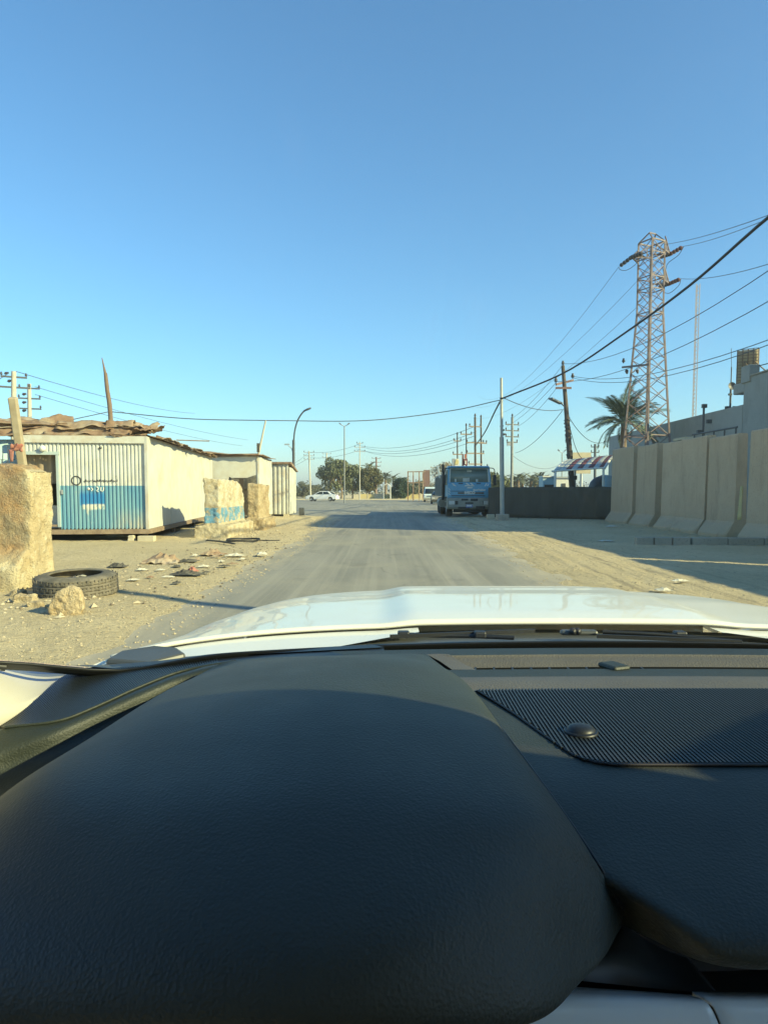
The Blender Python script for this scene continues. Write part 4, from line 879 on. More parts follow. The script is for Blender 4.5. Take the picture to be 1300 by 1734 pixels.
for lab, p, q, sg_ in (
        ('power line from the pylon upper right insulator out of the picture', eR1, A(1420, 316, 17), .2),
        ('earth wire from the pylon top running out of the picture', A(1124, 414, 41), A(1420, 318, 17), .2),
        ('power line from the pylon lower right insulator out of the picture', eR2, A(1420, 405, 17), .3),
        ('power line from the pylon left insulator away to the far poles', eL, A(808, 670, 150), 3.5),
        ('power line from the pylon back upper string away to the far poles', A(1116, 436, 44), A(806, 690, 150), 2.5),
        ('power line from the pylon back lower string away to the far poles', A(1114, 486, 44), A(800, 708, 150), 2.5)):
    wire(lab, [p, q], .013, 'wire', 'power lines of the pylon', sg_)
for lab, p, q, sg_ in (
        ('power line from the leaning pole top rising past the pylon', A(953, 616, 45), A(1420, 375, 17), .9),
        ('power line from the leaning pole left insulator rising past the pylon', A(941, 646, 44.8), A(1420, 440, 17), .8),
        ('upper of two power lines from the leaning pole right insulator', A(969, 637, 45.4), A(1420, 530, 17), .7),
        ('lower of two power lines from the leaning pole right insulator', A(970, 640, 45.4), A(1420, 537, 17), .8),
        ('power line from the leaning pole top to the grey insulated pole', A(953, 617, 45), A(867, 708, 70), .35),
        ('power line from the leaning pole left insulator to the grey insulated pole', A(941, 648, 44.8), A(857, 722, 70), .3),
        ('power line from the leaning pole lower crossarm to the grey insulated pole', A(942, 657, 44.8), A(876, 722, 70), .3)):
    wire(lab, [p, q], .014, 'wire', 'power lines of the leaning pole', sg_)
for lab, p, q, sg_ in (
        ('slack service cable from the leaning pole lamp down to the grey insulated pole', A(952, 695, 45), A(872, 767, 70), .5),
        ('service cable from the leaning pole to the plain grey pole', A(955, 693, 45), A(849, 672, gp.y), .3),
        ('service cable from the leaning pole to the carport back', A(962, 705, 45), A(1030, 745, 52), .8),
        ('second service cable from the leaning pole hanging to the carport eave', A(962, 712, 45), A(995, 775, 46), .9),
        ('service cable from the grey insulated pole along behind the fence', A(868, 772, 70), A(945, 788, 90), .8)):
    wire(lab, [p, q], .02, 'wire', 'service cables around the leaning pole', sg_)
for k, (lab, a, b_) in enumerate((
        ('upper far power line between the truck poles and the slim white pole', (804, 722, 66), (604, 753, 116)), ('second far power line between the truck poles and the slim white pole', (806, 731, 66), (614, 757, 116)),
        ('third far power line between the truck poles and the slim white pole', (804, 738, 66), (603, 760, 116)), ('lowest far power line between the truck poles and the slim white pole', (806, 746, 66), (615, 763, 116)),
        ('upper far power line between the two slim pale poles', (608, 752, 116), (524, 766, 122)), ('lower far power line between the two slim pale poles', (608, 762, 116), (524, 775, 122)),
        ('upper far power line from the slim pole toward the corner cabin', (523, 766, 122), (480, 790, 140)), ('lower far power line from the slim pole toward the corner cabin', (523, 775, 122), (470, 795, 140)),
        ('upper power line from the close armed concrete pole behind the cabins', (60, 655, 56), (420, 745, 130)), ('middle power line from the close armed concrete pole behind the cabins', (60, 668, 56), (410, 755, 130)),
        ('power line leaving the staggered armed pole to the left', (15, 631, 45), (-60, 634, 38)), ('top power line from the staggered armed concrete pole behind the cabins', (28, 629, 45), (330, 700, 110)))):
    wire(lab, [A(*a), A(*b_)], .022, 'wire', 'far power lines', 1.2 if k < 4 else .5)

# ================================================================== VEGETATION
def leafmesh(clumps, n, size, seed, squash=1.0):
    rg = np.random.default_rng(seed); k = len(clumps); cs = np.array([c[:3] for c in clumps]); rs_ = np.array([c[3] for c in clumps])
    pr = rs_**2; idx = rg.choice(k, n, p=pr/pr.sum()); d = rg.normal(size=(n, 3)); d /= np.linalg.norm(d, axis=1)[:, None]
    rad = rs_[idx]*(.45+.6*rg.random(n)**.6); c = cs[idx] + d*rad[:, None]*np.array([1, 1, squash])
    a = rg.normal(size=(n, 3)); a /= np.linalg.norm(a, axis=1)[:, None]; b_ = np.cross(a, rg.normal(size=(n, 3))); b_ /= np.linalg.norm(b_, axis=1)[:, None]
    s = size*(.6+.8*rg.random(n))[:, None]
    v_ = np.stack([c-a*s, c-b_*s*.55, c+a*s, c+b_*s*.55], 1).reshape(-1, 3)
    return v_, np.arange(4*n).reshape(-1, 4)
def tree(label, base, h, rx, mat, seed, n=5000, leaf=.16, trunk_h=.35, nclump=26, name='leafy_tree', group=None, lopsided=0, dry=False, squash=.8, trunks=1):
    rg = random.Random(seed); base = V(base); t = thing(name, label, 'tree' if 'tree' in name else 'bush', base, group)
    cl_ = []; zc = h*(trunk_h + (1-trunk_h)*.5); rz_ = h*(1-trunk_h)*.5
    for k in range(nclump):
        a = rg.uniform(0, 6.28); u = rg.uniform(-1, 1); q = math.sqrt(1-u*u)*rg.uniform(.55, .85)
        cl_.append((rx*q*math.cos(a)+lopsided*u, rx*q*math.sin(a), zc+rz_*u*.85, rx*rg.uniform(.22, .42)))
    br_ = MB()
    for j in range(trunks):
        x0 = (j-(trunks-1)/2)*rx*.7
        br_.tube([base+V((x0, 0, -.2)), base+V((x0+.05, 0, h*trunk_h*.6)), base+V((x0*.7, .1, zc))], [h*.030, h*.024, h*.012], 7)
        for k in range(j, min(nclump, 12), trunks): c = cl_[k]; br_.tube([base+V((x0, 0, h*trunk_h*rg.uniform(.6, 1))), base+V((x0*.5+c[0]*.4, c[1]*.4, (h*trunk_h+c[2])*.5)), base+V(c[:3])], [h*.014, h*.010, h*.004], 5)
    br_.build('trunk', MAT['bark'], t)
    v_, f_ = leafmesh(cl_, n, leaf, seed, squash)
    me = bpy.data.meshes.new('crown'); me.from_pydata(v_.tolist(), [], f_.tolist()); link_mesh('crown', me, MAT[mat], t); return t
gt = lambda px, Y: S(px, 832, Y)-V((0, 0, 1.4))
tree('large round dull green tree behind the white saloon car', gt(568, 132), 7.6, 3.3, 'leaf_a', 1, 11000, .17, .26, 40, group='trees beyond the junction', trunks=2)
tree('spreading dull green tree between the large round tree and the yellow green one', gt(597, 134), 6.2, 2.9, 'leaf_a', 2, 8000, .17, .25, 34, group='trees beyond the junction')
tree('yellow green tree beside the slim white power pole', gt(628, 133), 5.6, 2.5, 'leaf_b', 3, 7000, .16, .3, 30, group='trees beyond the junction', trunks=2)
tree('dense dark rounded bush tree right of the street gates', gt(677, 126), 3.5, 1.85, 'leaf_c', 4, 6500, .13, .06, 30, group='trees beyond the junction', squash=1.0)
tree('pale dry twiggy tree behind the truck bed', gt(752, 96), 5.2, 2.5, 'leaf_dry', 5, 2600, .10, .25, 34, group='trees behind the truck')
tree('low dusty green bush behind the fence and truck mirror', gt(838, 84), 3.6, 1.9, 'leaf_a', 6, 4000, .13, .2, 24, group='trees behind the truck')
tree('dusty green bush behind the plain grey pole', gt(848, 90), 2.9, 1.6, 'leaf_b', 7, 3000, .13, .15, 20, group='trees behind the truck')
for k, (px, Y, h, rx) in enumerate(((512, 150, 3.2, 2.4), (530, 155, 2.7, 2.3), (545, 158, 2.6, 2.2), (700, 150, 3.0, 2.6), (716, 152, 3.4, 2.6), (735, 150, 3.0, 2.4))):
    tree(('hazy low bush beyond the white saloon car' if k < 3 else 'hazy low bush behind the rusty billboard frame'), gt(px, Y), h, rx, 'thicket', 20+k, 2500, .16, .1, 18, name='far_bush', group='far bushes left' if k < 3 else 'far bushes right')
# palms
def frond_mesh(L, droop, seed, nl=34, wid=.035, ll=.55):
    rg = random.Random(seed); mb = MB(); P = []
    for i in range(15):
        u = i/14; P.append(V((L*u*(1-.18*droop*u), .0, L*(.32*u - droop*.62*u*u))))
    mb.tube(P, [.03*(1-.8*i/14) for i in range(15)], 4)
    for i in range(nl):
        u = .16+.83*i/(nl-1); q = u*14; j = min(int(q), 13); p = P[j].lerp(P[j+1], q-j); d = (P[j+1]-P[j]).normalized()
        for s_ in (-1, 1):
            l_ = ll*(1-.65*abs(u-.4)**1.2)*rg.uniform(.85, 1.1)*(.35 if u < .22 else 1)
            dirv = (d*.75 + V((0, s_*.85, .12-.25*rg.random()))).normalized(); tip = p + dirv*l_ + V((0, 0, -.10*l_)); nrm = d.cross(dirv).normalized(); w_ = (dirv.cross(nrm)).normalized()*wid
            mid = p.lerp(tip, .45)
            mb.add([p, mid+w_, tip, mid-w_], [(0, 1, 2, 3)])
    o = mb.build('frond', MAT['palm'], recalc=False); me = o.data; bpy.data.objects.remove(o); return me
FM = [frond_mesh(2.8, .75, 1, 44, .022, .55), frond_mesh(2.7, 1.0, 2, 44, .022, .52), frond_mesh(2.9, .55, 3, 44, .022, .55)]
FF = []
for q in (4, 5):
    me = frond_mesh(1.7, 1.0, q, 16, .06, .5); me.materials.clear(); me.materials.append(MAT['palm_far']); FF.append(me)
def palm(label, base, h, nf, meshes, seed, scale=1.0, group=None, rtrunk=.2):
    rg = random.Random(seed); base = V(base); t = thing('palm_tree', label, 'palm', base, group); top = base+V((rg.uniform(-.1, .1), 0, h))
    prof = [(rtrunk*(1.15-.25*i/15)*(1+.10*(i % 2)), -.2+(h+.3)*i/15) for i in range(16)]
    MB().lathe(prof, 10, Matrix.Translation(base)).build('trunk', MAT['bark'], t)
    for k in range(nf):
        o = bpy.data.objects.new('frond', meshes[k % len(meshes)]); COL.objects.link(o); o.parent = t; o.location = top-base
        el = R(84)*(1-k/nf) - R(16)*(k/nf)
        o.rotation_euler = Matrix.Rotation(k*2.39996+rg.uniform(-.2, .2), 4, 'Z').to_euler() if False else (Matrix.Rotation(k*2.39996+rg.uniform(-.2, .2), 3, 'Z') @ Matrix.Rotation(-el+R(12), 3, 'Y') @ Matrix.Rotation(rg.uniform(-.5, .5), 3, 'X')).to_euler()
        s_ = scale*rg.uniform(.85, 1.08); o.scale = (s_, s_, s_)
    return t
pbk = S(1053, 832, 44.5)-V((0, 0, 1.4))
palm('tall date palm standing between the pylon and the grey building', pbk, S(1053, 716, 44.5).z, 46, FM, 11)
for k, (px, yt, Y) in enumerate(((625, 792, 150), (653, 808, 146), (666, 812, 150), (684, 815, 152))): palm('distant palm crown above the trees beyond the junction', gt(px, Y), S(px, yt+3, Y).z, 14, FF, 30+k, 1.35, 'distant palms beyond the junction', .25)
for k, (px, yt, Y) in enumerate(((877, 813, 118), (884, 816, 122), (898, 815, 120), (905, 817, 124), (913, 812, 118), (920, 817, 126), (870, 818, 122))): palm('distant palm showing over the dark cloth fence', gt(px, Y), S(px, yt, Y).z, 14, FF, 50+k, 1.25, 'distant palms over the fence', .25)
# far greenery that reads as one mass
rg = np.random.default_rng(5); cl_ = []
for x in np.arange(-260, 260, 2.2): cl_.append((x+rg.normal()*1.5, 250+rg.normal()*12, 1.2+abs(rg.normal())*.8, 1.6+abs(rg.normal())*1.1))
v_, f_ = leafmesh(cl_, 26000, .38, 9, .9); me = bpy.data.meshes.new('treeline'); me.from_pydata(v_.tolist(), [], f_.tolist()); o = link_mesh('treeline', me, MAT['thicket']); finish(o, 'hazy line of distant trees along the horizon', 'trees', kind='stuff')
# ================================================================== VEHICLES
MAT['car_white'] = M('white_car_paint', (.72, .72, .70), rough=.3, coat=.5)
MAT['car_grey'] = M('dusty_grey_car_paint', (.17, .16, .13), (.24, .22, .17), 3, .5, coat=.2)
MAT['van_white'] = M('pale_blue_van_paint', (.50, .62, .66), (.56, .64, .66), 2, .4, coat=.3)
MAT['dark_glass'] = M('dark_car_glass', (.02, .028, .03), rough=.08)
MAT['tyre'] = M('tyre_rubber', (.022, .021, .02), (.05, .045, .036), 7, .85)
MAT['rim'] = M('steel_rim', (.32, .32, .31), rough=.4, metal=.6)
MAT['light_clear'] = M('headlamp_lens', (.55, .56, .54), rough=.15); MAT['light_red'] = M('tail_lamp_lens', (.25, .02, .015), rough=.2)
MAT['truck_blue'] = M('blue_truck_paint', (.085, .30, .46), (.11, .34, .50), 4, .42, coat=.25)
MAT['truck_grey'] = M('grey_truck_plastic', (.23, .24, .21), (.30, .295, .25), 5, .65)
MAT['truck_steel'] = M('dusty_tipper_steel', (.24, .26, .26), (.32, .31, .28), 2.5, .7, bsc=8, bst=.2)
MAT['truck_dark'] = M('grimy_chassis', (.028, .03, .028), (.06, .055, .045), 5, .85)
MAT['truck_pale'] = M('pale_cab_trim', (.45, .50, .47), (.52, .53, .47), 5, .5)
MAT['plate_blue'] = M('blue_number_plate', (.10, .17, .42), rough=.5)
MAT['screen_glass'] = M('green_truck_windscreen', (.17, .22, .19), (.23, .27, .23), 1.2, .15)
def wheel(parent, c, r_, w_, axis_='y', rimr=.6):
    m4 = Matrix.Translation(c) @ (Matrix.Rotation(R(90), 4, 'X') if axis_ == 'y' else Matrix.Rotation(R(90), 4, 'Y'))
    h = w_/2
    wl = MB().lathe([(r_*rimr, -h*.9), (r_*.8, -h), (r_*.95, -h*.85), (r_, -h*.5), (r_, h*.5), (r_*.95, h*.85), (r_*.8, h), (r_*rimr, h*.9)], 22, m4).build('wheel', MAT['tyre'], parent)
    MB().lathe([(r_*rimr, -h*.85), (r_*rimr*.9, -h*.6), (r_*.3, -h*.45), (0, -h*.55)], 18, m4).lathe([(r_*rimr, h*.85), (r_*rimr*.9, h*.6), (r_*.3, h*.45), (0, h*.55)], 18, m4).build('rim', MAT['rim'], wl)
def sedan(label, loc, yaw, paint, group=None):
    t = thing('parked_car' if group else 'saloon_car', label, 'car', loc, group, rz=yaw); BASE[t.name] = V((0, 0, 0))
    low = [(-2.25, .32), (-2.28, .62), (-2.2, .88), (-1.75, .94), (1.0, .93), (1.9, .80), (2.2, .66), (2.28, .42), (2.2, .26), (1.75, .24), (1.68, .5), (1.4, .64), (1.12, .5), (1.05, .24), (-1.05, .24), (-1.12, .5), (-1.4, .64), (-1.68, .5), (-1.75, .24)]
    body = MB().prism(low, lambda x, z: V((x, -.88+.05*(z > .8), z)), lambda x, z: V((x, .88-.05*(z > .8), z))).build('body', paint, t, bevel=.06, seg=3)
    top = [(-1.85, .92), (-1.15, 1.36), (-.6, 1.44), (.2, 1.43), (1.15, .92)]
    hw_ = lambda z: .82-.26*(z-.92)/.52
    MB().prism(top, lambda x, z: V((x, -hw_(z), z)), lambda x, z: V((x, hw_(z), z))).build('roof', paint, t, bevel=.05, seg=3)
    for s_ in (-1, 1):
        for poly in ([(-1.35, .97), (-1.0, 1.30), (-.32, 1.36), (-.32, .97)], [(-.24, .97), (-.24, 1.36), (.18, 1.35), (.85, .97)]):
            MB().prism(poly, lambda x, z: V((x, s_*(hw_(z)+.004), z)), lambda x, z: V((x, s_*(hw_(z)+.016), z))).build('side_window', MAT['dark_glass'], t)
        for x in (-1.4, 1.4): wheel(t, V((x, s_*.78, .31)), .31, .2)
        MB().cbox((2.2, s_*.66, .64), (.14, .32, .13)).build('headlight', MAT['light_clear'], t, bevel=.03); MB().cbox((-2.22, s_*.68, .76), (.1, .3, .14)).build('tail_light', MAT['light_red'], t, bevel=.03)
    MB().grid([[V((.28, -.50, 1.40)), V((.28, .50, 1.40))], [V((1.12, -.74, .97)), V((1.12, .74, .97))]]).build('windscreen', MAT['dark_glass'], t, solid=.03, solid_off=0)
    MB().grid([[V((-1.16, -.52, 1.345)), V((-1.16, .52, 1.345))], [V((-1.80, -.72, .965)), V((-1.80, .72, .965))]]).build('rear_window', MAT['dark_glass'], t, solid=.03, solid_off=0)
    MB().box((-2.3, -.85, .24), (-2.22, .85, .5)).box((2.22, -.85, .24), (2.31, .85, .5)).build('bumper', MAT['truck_dark'] if not paint.name.startswith('white') else paint, t, bevel=.03); return t
sedan('white saloon car crossing the far side of the junction', G(546, 848.5), R(168), MAT['car_white'])
gc = G(740, 853); sedan('dusty grey saloon car beside the truck, behind its tipper body', (gc.x+.15, gc.y, 0), R(-93), MAT['car_grey'])
# minibus facing the camera
vb = G(728, 849.5); vt = thing('minibus', 'pale blue white minibus beyond the truck tipper', 'minibus', (vb.x+.1, vb.y, 0), rz=R(-94)); BASE[vt.name] = V((0, 0, 0))
vp = [(2.35, .3), (2.4, .75), (2.2, 1.05), (1.65, 1.78), (1.3, 1.98), (-2.2, 2.0), (-2.4, 1.85), (-2.42, .5), (-2.35, .3)]
hv = lambda z: .95-.16*max(0, z-1.0)
MB().prism(vp, lambda x, z: V((x, -hv(z), z)), lambda x, z: V((x, hv(z), z))).build('body', MAT['van_white'], vt, bevel=.08, seg=3)
MB().grid([[V((2.225, -.80, 1.09)), V((2.225, .80, 1.09))], [V((1.69, -.72, 1.75)), V((1.69, .72, 1.75))]]).build('windscreen', MAT['dark_glass'], vt, solid=.03, solid_off=0)
for s_ in (-1, 1):
    for a, b_ in ((.75, 1.55), (-.35, .65), (-1.35, -.45), (-2.2, -1.45)):
        MB().prism([(a, 1.1), (b_, 1.1), (b_-.02 if b_ < 1.5 else b_-.35, 1.68), (a, 1.68)], lambda x, z: V((x, s_*(hv(z)+.004), z)), lambda x, z: V((x, s_*(hv(z)+.02), z))).build('side_window', MAT['dark_glass'], vt)
    for x in (-1.5, 1.55): wheel(vt, V((x, s_*.84, .33)), .33, .2)
    MB().cbox((2.35, s_*.7, .82), (.12, .34, .2)).build('headlight', MAT['light_clear'], vt, bevel=.04)
MB().box((2.36, -.5, .72), (2.43, .5, .84)).build('grille', MAT['truck_dark'], vt); MB().box((2.3, -.95, .28), (2.48, .95, .58)).build('bumper', MAT['truck_grey'], vt, bevel=.05)

# tipper truck, nose to the camera (local: x right in the picture, y away)
TL = V((4.66, 38.2, 0)); tk = thing('tipper_truck', 'blue cabbed tipper truck with grey bumper parked facing along the roadside', 'truck', TL)
def T(x, y, z): return TL + V((x, y, z))
def tq(mb, a, b_): return mb.box(T(*a), T(*b_))
# cab: profile in y,z swept in x
cp = [(.06, 1.02), (.0, 1.08), (.0, 1.80), (.05, 1.86), (.22, 2.62), (.34, 2.74), (.6, 2.80), (1.75, 2.78), (1.82, 2.6), (1.82, 1.02)]
cabm = MB().prism(cp, lambda y, z: T(-1.19+.06*max(0, z-1.86), y, z), lambda y, z: T(1.19-.06*max(0, z-1.86), y, z)).build('cab', MAT['truck_blue'], tk, bevel=.06, seg=3)
MB().grid([[T(-1.03, .062-.012, 1.90), T(1.03, .062-.012, 1.90)], [T(-.99, .205-.012, 2.59), T(.99, .205-.012, 2.59)]]).build('windscreen', MAT['screen_glass'], tk, solid=.02, solid_off=0)
tr = MB()
for x in (-1, 1): tr.beam(T(x*1.07, .045, 1.88), T(x*1.03, .205, 2.62), .08, .05)
tr.beam(T(-1.05, .20, 2.635), T(1.05, .20, 2.635), .05, .06); tr.build('windscreen_surround', MAT['truck_pale'], tk, bevel=.01)
tq(MB(), (-1.08, -.06, 2.68), (1.08, .5, 2.76)).build('sun_visor', MAT['truck_blue'], tk, bevel=.03)
MB().box(T(-.12, .155, 2.42), T(.12, .165, 2.56)).build('screen_sticker', MAT['paper'], tk)
dsh = MB()
for x, w_, h in ((-.35, .28, .2), (-.1, .1, .22), (-.8, .1, .16), (.35, .12, .14)): dsh.box(T(x, .035, 1.92), T(x+w_, .045, 1.92+h))
dsh.build('dashboard_clutter', MAT['truck_pale'], tk)
gr = MB(); tq(gr, (-.62, -.012, 1.25), (.80, .01, 1.36)); tq(gr, (-1.0, -.012, 1.40), (-.2, .01, 1.425)); tq(gr, (-.98, -.012, 1.14), (.85, .01, 1.18)); tq(gr, (-.35, -.012, 1.80), (-.6, .01, 1.85)); tq(gr, (.38, -.012, 1.79), (.62, .01, 1.84))
grl = gr.build('grille', MAT['black'], tk)
for z in (1.275, 1.305, 1.335): MB().box(T(-.60, -.022, z-.006), T(.78, -.012, z+.006)).build('slat', MAT['truck_grey'], grl)
put_text('IVECO', .20, 'lettering', MAT['white_ink'], tk, T(.02, -.02, 1.315), (1, 0, 0), (0, 0, 1), .004)
put_text('EuroTrakker', .13, 'lettering', MAT['white_ink'], tk, T(.55, -.008, 1.475), (1, 0, 0), (0, 0, 1), .004)
put_text('380E37', .10, 'lettering', MAT['white_ink'], tk, T(.03, -.008, 1.60), (1, 0, 0), (0, 0, 1), .004)
gp_ = MB()
for (pts) in ([(-.98, 1.84), (-.93, 1.84), (-.80, 1.70), (-.86, 1.70)], [(-.90, 1.84), (-.86, 1.84), (-.72, 1.68), (-.78, 1.68)], [(-.28, 1.68), (.28, 1.68), (.22, 1.74), (-.22, 1.74)], [(-.22, 1.84), (-.14, 1.86), (.06, 1.72), (-.06, 1.72)], [(.02, 1.86), (.10, 1.86), (.26, 1.72), (.16, 1.72)], [(.82, 1.68), (.88, 1.68), (.97, 1.84), (.92, 1.84)], [(.95, 1.68), (1.02, 1.70), (1.08, 1.82), (1.03, 1.82)],
              [(-1.14, 1.60), (-1.04, 1.48), (-1.04, 1.44), (-1.14, 1.54)], [(-1.14, 1.47), (-1.04, 1.35), (-1.04, 1.31), (-1.14, 1.41)], [(-1.14, 1.34), (-1.04, 1.22), (-1.04, 1.18), (-1.14, 1.28)], [(1.14, 1.46), (1.08, 1.36), (1.08, 1.33), (1.14, 1.41)], [(1.14, 1.32), (1.08, 1.22), (1.08, 1.18), (1.14, 1.27)]):
    gp_.prism(pts, lambda x, z: T(x, -.004, z), lambda x, z: T(x, -.010, z))
gp_.build('white_graphics', MAT['white_ink'], tk)
bp_ = [(-.10, .50), (-.14, .56), (-.14, .98), (-.08, 1.06), (.5, 1.06), (.5, .42), (.0, .42)]
bmp = MB().prism(bp_, lambda y, z: T(-1.22, y, z), lambda y, z: T(1.22, y, z)).build('bumper', MAT['truck_grey'], tk, bevel=.05, seg=3)
hs = MB(); tq(hs, (-.45, -.155, .90), (-.08, -.13, 1.0)); tq(hs, (.06, -.155, .88), (.45, -.13, 1.0)); tq(hs, (-.24, -.155, .72), (.20, -.13, .80)); tq(hs, (-.62, -.15, .46), (.0, -.1, .56)); tq(hs, (.35, -.15, .44), (.85, -.1, .60)); hs.build('air_slot', MAT['black'], bmp)
for x in (-.95, .93):
    MB().box(T(x-.17, -.16, .68), T(x+.15, -.12, .88)).build('headlight', MAT['light_clear'], tk, bevel=.03); MB().box(T(x-.2 if x > 0 else x+.15, -.156, .68), T(x-.17 if x > 0 else x+.32, -.12, .88)).build('indicator', MAT['truck_dark'], tk)
MB().box(T(-.19, -.165, .52), T(.17, -.145, .68)).build('number_plate', MAT['plate_blue'], tk, bevel=.008); MB().box(T(-.16, -.170, .58), T(.12, -.166, .66)).build('plate_print', MAT['white_ink'], tk)
MB().box(T(-.85, .1, .24), T(.85, .35, .42)).build('underrun_bar', MAT['truck_dark'], tk); tq(MB(), (-.45, .3, .3), (.45, 7.8, .95)).build('chassis', MAT['truck_dark'], tk)
# doors, pillars, steps
for s_ in (-1, 1):
    sw_ = MB(); sw_.prism([(.30, 1.90), (.42, 2.58), (1.25, 2.58), (1.25, 1.75), (.30, 1.75)], lambda y, z: T(s_*(1.195-.06*max(0, z-1.86)), y, z), lambda y, z: T(s_*(1.21-.06*max(0, z-1.86)), y, z)); sw_.build('side_window', MAT['screen_glass'], tk)
    MB().box(T(s_*1.24-.02, .2, .5), T(s_*1.24+.02, 1.0, .56)).box(T(s_*1.24-.02, .2, .8), T(s_*1.24+.02, 1.0, .86)).build('step', MAT['truck_grey'], tk)
    # mirror on its bent arm
    ar = MB().tube(cr([T(s_*1.10, .18, 2.68), T(s_*1.32, -.05, 2.62), T(s_*1.38, -.05, 2.30)], 8), .025, 6).build('mirror_arm', MAT['black'], tk)
    MB().box(T(s_*1.38-.10, -.10, 1.72 if s_ > 0 else 1.80), T(s_*1.38+.08, .0, 2.30)).build('mirror', MAT['black'], ar, bevel=.03)
    wheel(tk, T(s_*1.02, .95, .52), .52, .34, 'x', .55)
    for y in (4.9, 6.25): wheel(tk, T(s_*.95, y, .52), .52, .56, 'x', .55)
    MB().box(T(s_*1.0-.24, .35, 1.04), T(s_*1.0+.24, 1.6, 1.10)).build('mudguard', MAT['truck_dark'], tk)
# tipper body with ribs and headboard
tbp = [(2.2, 1.15), (2.05, 1.3), (2.05, 2.35), (7.9, 2.25), (7.9, 1.15)]
tb = MB().prism(tbp, lambda y, z: T(-1.22, y, z), lambda y, z: T(-1.14, y, z)).prism(tbp, lambda y, z: T(1.14, y, z), lambda y, z: T(1.22, y, z)); tq(tb, (-1.14, 2.07, 1.15), (1.14, 2.14, 2.5)); tq(tb, (-1.14, 7.8, 1.15), (1.14, 7.88, 2.2)); tq(tb, (-1.14, 2.14, 1.1), (1.14, 7.8, 1.2))
tbo = tb.build('tipper_body', MAT['truck_steel'], tk)
for s_ in (-1, 1):
    for y in np.linspace(2.4, 7.7, 8): MB().box(T(s_*1.27-.05, y-.06, 1.12), T(s_*1.27+.05, y+.06, 2.28)).build('rib', MAT['truck_steel'], tbo)
    MB().beam(T(s_*1.25, 2.05, 2.36), T(s_*1.25, 7.9, 2.26), .12, .1).build('top_rail', MAT['truck_steel'], tbo)
for k in range(3): MB().beam(T(-1.30, 3.4+.35*k, 2.2), T(-1.34, 4.9+.35*k, 2.95), .05, .09).build('side_stake', MAT['truck_pale'], tk)
MB().tube([T(-1.28, 1.95, .9), T(-1.28, 1.95, 2.95)], .07, 8).build('exhaust_stack', MAT['black'], tk); MB().beam(T(-1.28, 1.95, 2.70), T(-.85, 1.9, 2.72), .06).build('stack_bracket', MAT['rust'], tk)
MB().box(T(-1.3, 1.9, 1.0), T(-1.05, 2.05, 2.2)).build('air_filter', MAT['truck_dark'], tk, bevel=.04)
MB().tube([T(-1.2, 2.6, .75), T(-1.2, 3.9, .75)], .28, 14).build('fuel_tank', MAT['truck_grey'], tk)

# red pump tower and yellow sign over the truck roof, standing behind it
rb_ = S(786, 832, 58)-V((0, 0, 1.4)); rt = thing('red_banner_post', 'small red and white banner post showing above the truck cab', 'banner', rb_)
MB().tube([rb_, S(786, 790, 58)], .08, 8).build('post', MAT['lamp_grey'], rt); MB().box(S(784.6, 788, 58), S(791, 777, 58.12)).build('banner', MAT['canvas_red'], rt); MB().box(S(786, 776.4, 58), S(790, 769, 58.1)).build('top_plate', MAT['litter_red'], rt); MB().box(S(782, 789, 58.05), S(784.4, 769, 58.2)).build('side_post', MAT['pylon_red'], rt)
MB().box(S(787, 786, 57.95), S(789, 780, 57.99)).build('white_print', MAT['white_ink'], rt)
yb = S(772, 832, 60)-V((0, 0, 1.4)); yt_ = thing('yellow_sign', 'small yellow and white sign board above the truck cab', 'sign', yb)
MB().tube([yb, S(771, 790, 60)], .07, 8).build('post', MAT['galv'], yt_); MB().box(S(769, 789, 60), S(777, 777, 60.1)).build('board', MAT['steel_white'], yt_); MB().box(S(765.6, 789, 60), S(768.8, 777, 60.5)).build('board_side', MAT['galv'], yt_)
ye = MB().prism([(.0, 0), (.3, .02), (.34, .26), (.12, .38), (.02, .2)], lambda x, z: S(770, 787, 59.96)+V((x*.95, 0, z*1.3)), lambda x, z: S(770, 787, 59.98)+V((x*.95, 0, z*1.3))); ye.build('yellow_print', MAT['plaster_yellow'], yt_)
# rusty billboard frame with a red panel
fb = S(709, 832, 105)-V((0, 0, 1.4)); fbt = thing('rusty_billboard', 'empty rusty billboard frame with one dark red panel left', 'billboard', fb)
for px, y0 in ((690.5, 798), (699.5, 798), (709.5, 799), (716, 799)): MB().beam(S(px, 832, 105)-V((0, 0, 1.45)), S(px, y0, 105), .16).build('upright', MAT['rust'], fbt)
for yy in (798.5, 817): MB().beam(S(690, yy+.5, 105), S(720, yy, 105), .14).build('rail', MAT['rust'], fbt)
MB().box(S(717, 824, 105), S(727.5, 796, 105.4)).build('red_panel', MAT['pylon_red'], fbt)
MB().beam(S(722, 832, 105.2)-V((0, 0, 1.45)), S(722, 824, 105.2), .16).build('upright', MAT['rust'], fbt)
# low yellow wall with pale piers beyond the junction
y0_, y1_ = S(598, 832, 128), S(722, 832, 128); yw = thing('yellow_wall', 'low yellow painted wall with pale panels under the trees', 'wall', ((y0_.x+y1_.x)/2, 128, 0)); x = y0_.x; k = 0
while x < y1_.x-.5:
    MB().box((x, 128, 0), (x+1.15, 128.2, .85+.08*(k % 2))).build('panel', MAT['yellow' if k % 3 else 'brick_pale'], yw); MB().box((x+1.16, 127.95, 0), (x+1.36, 128.25, 1.05)).build('pier', MAT['brick_pale'], yw); x += 1.38; k += 1
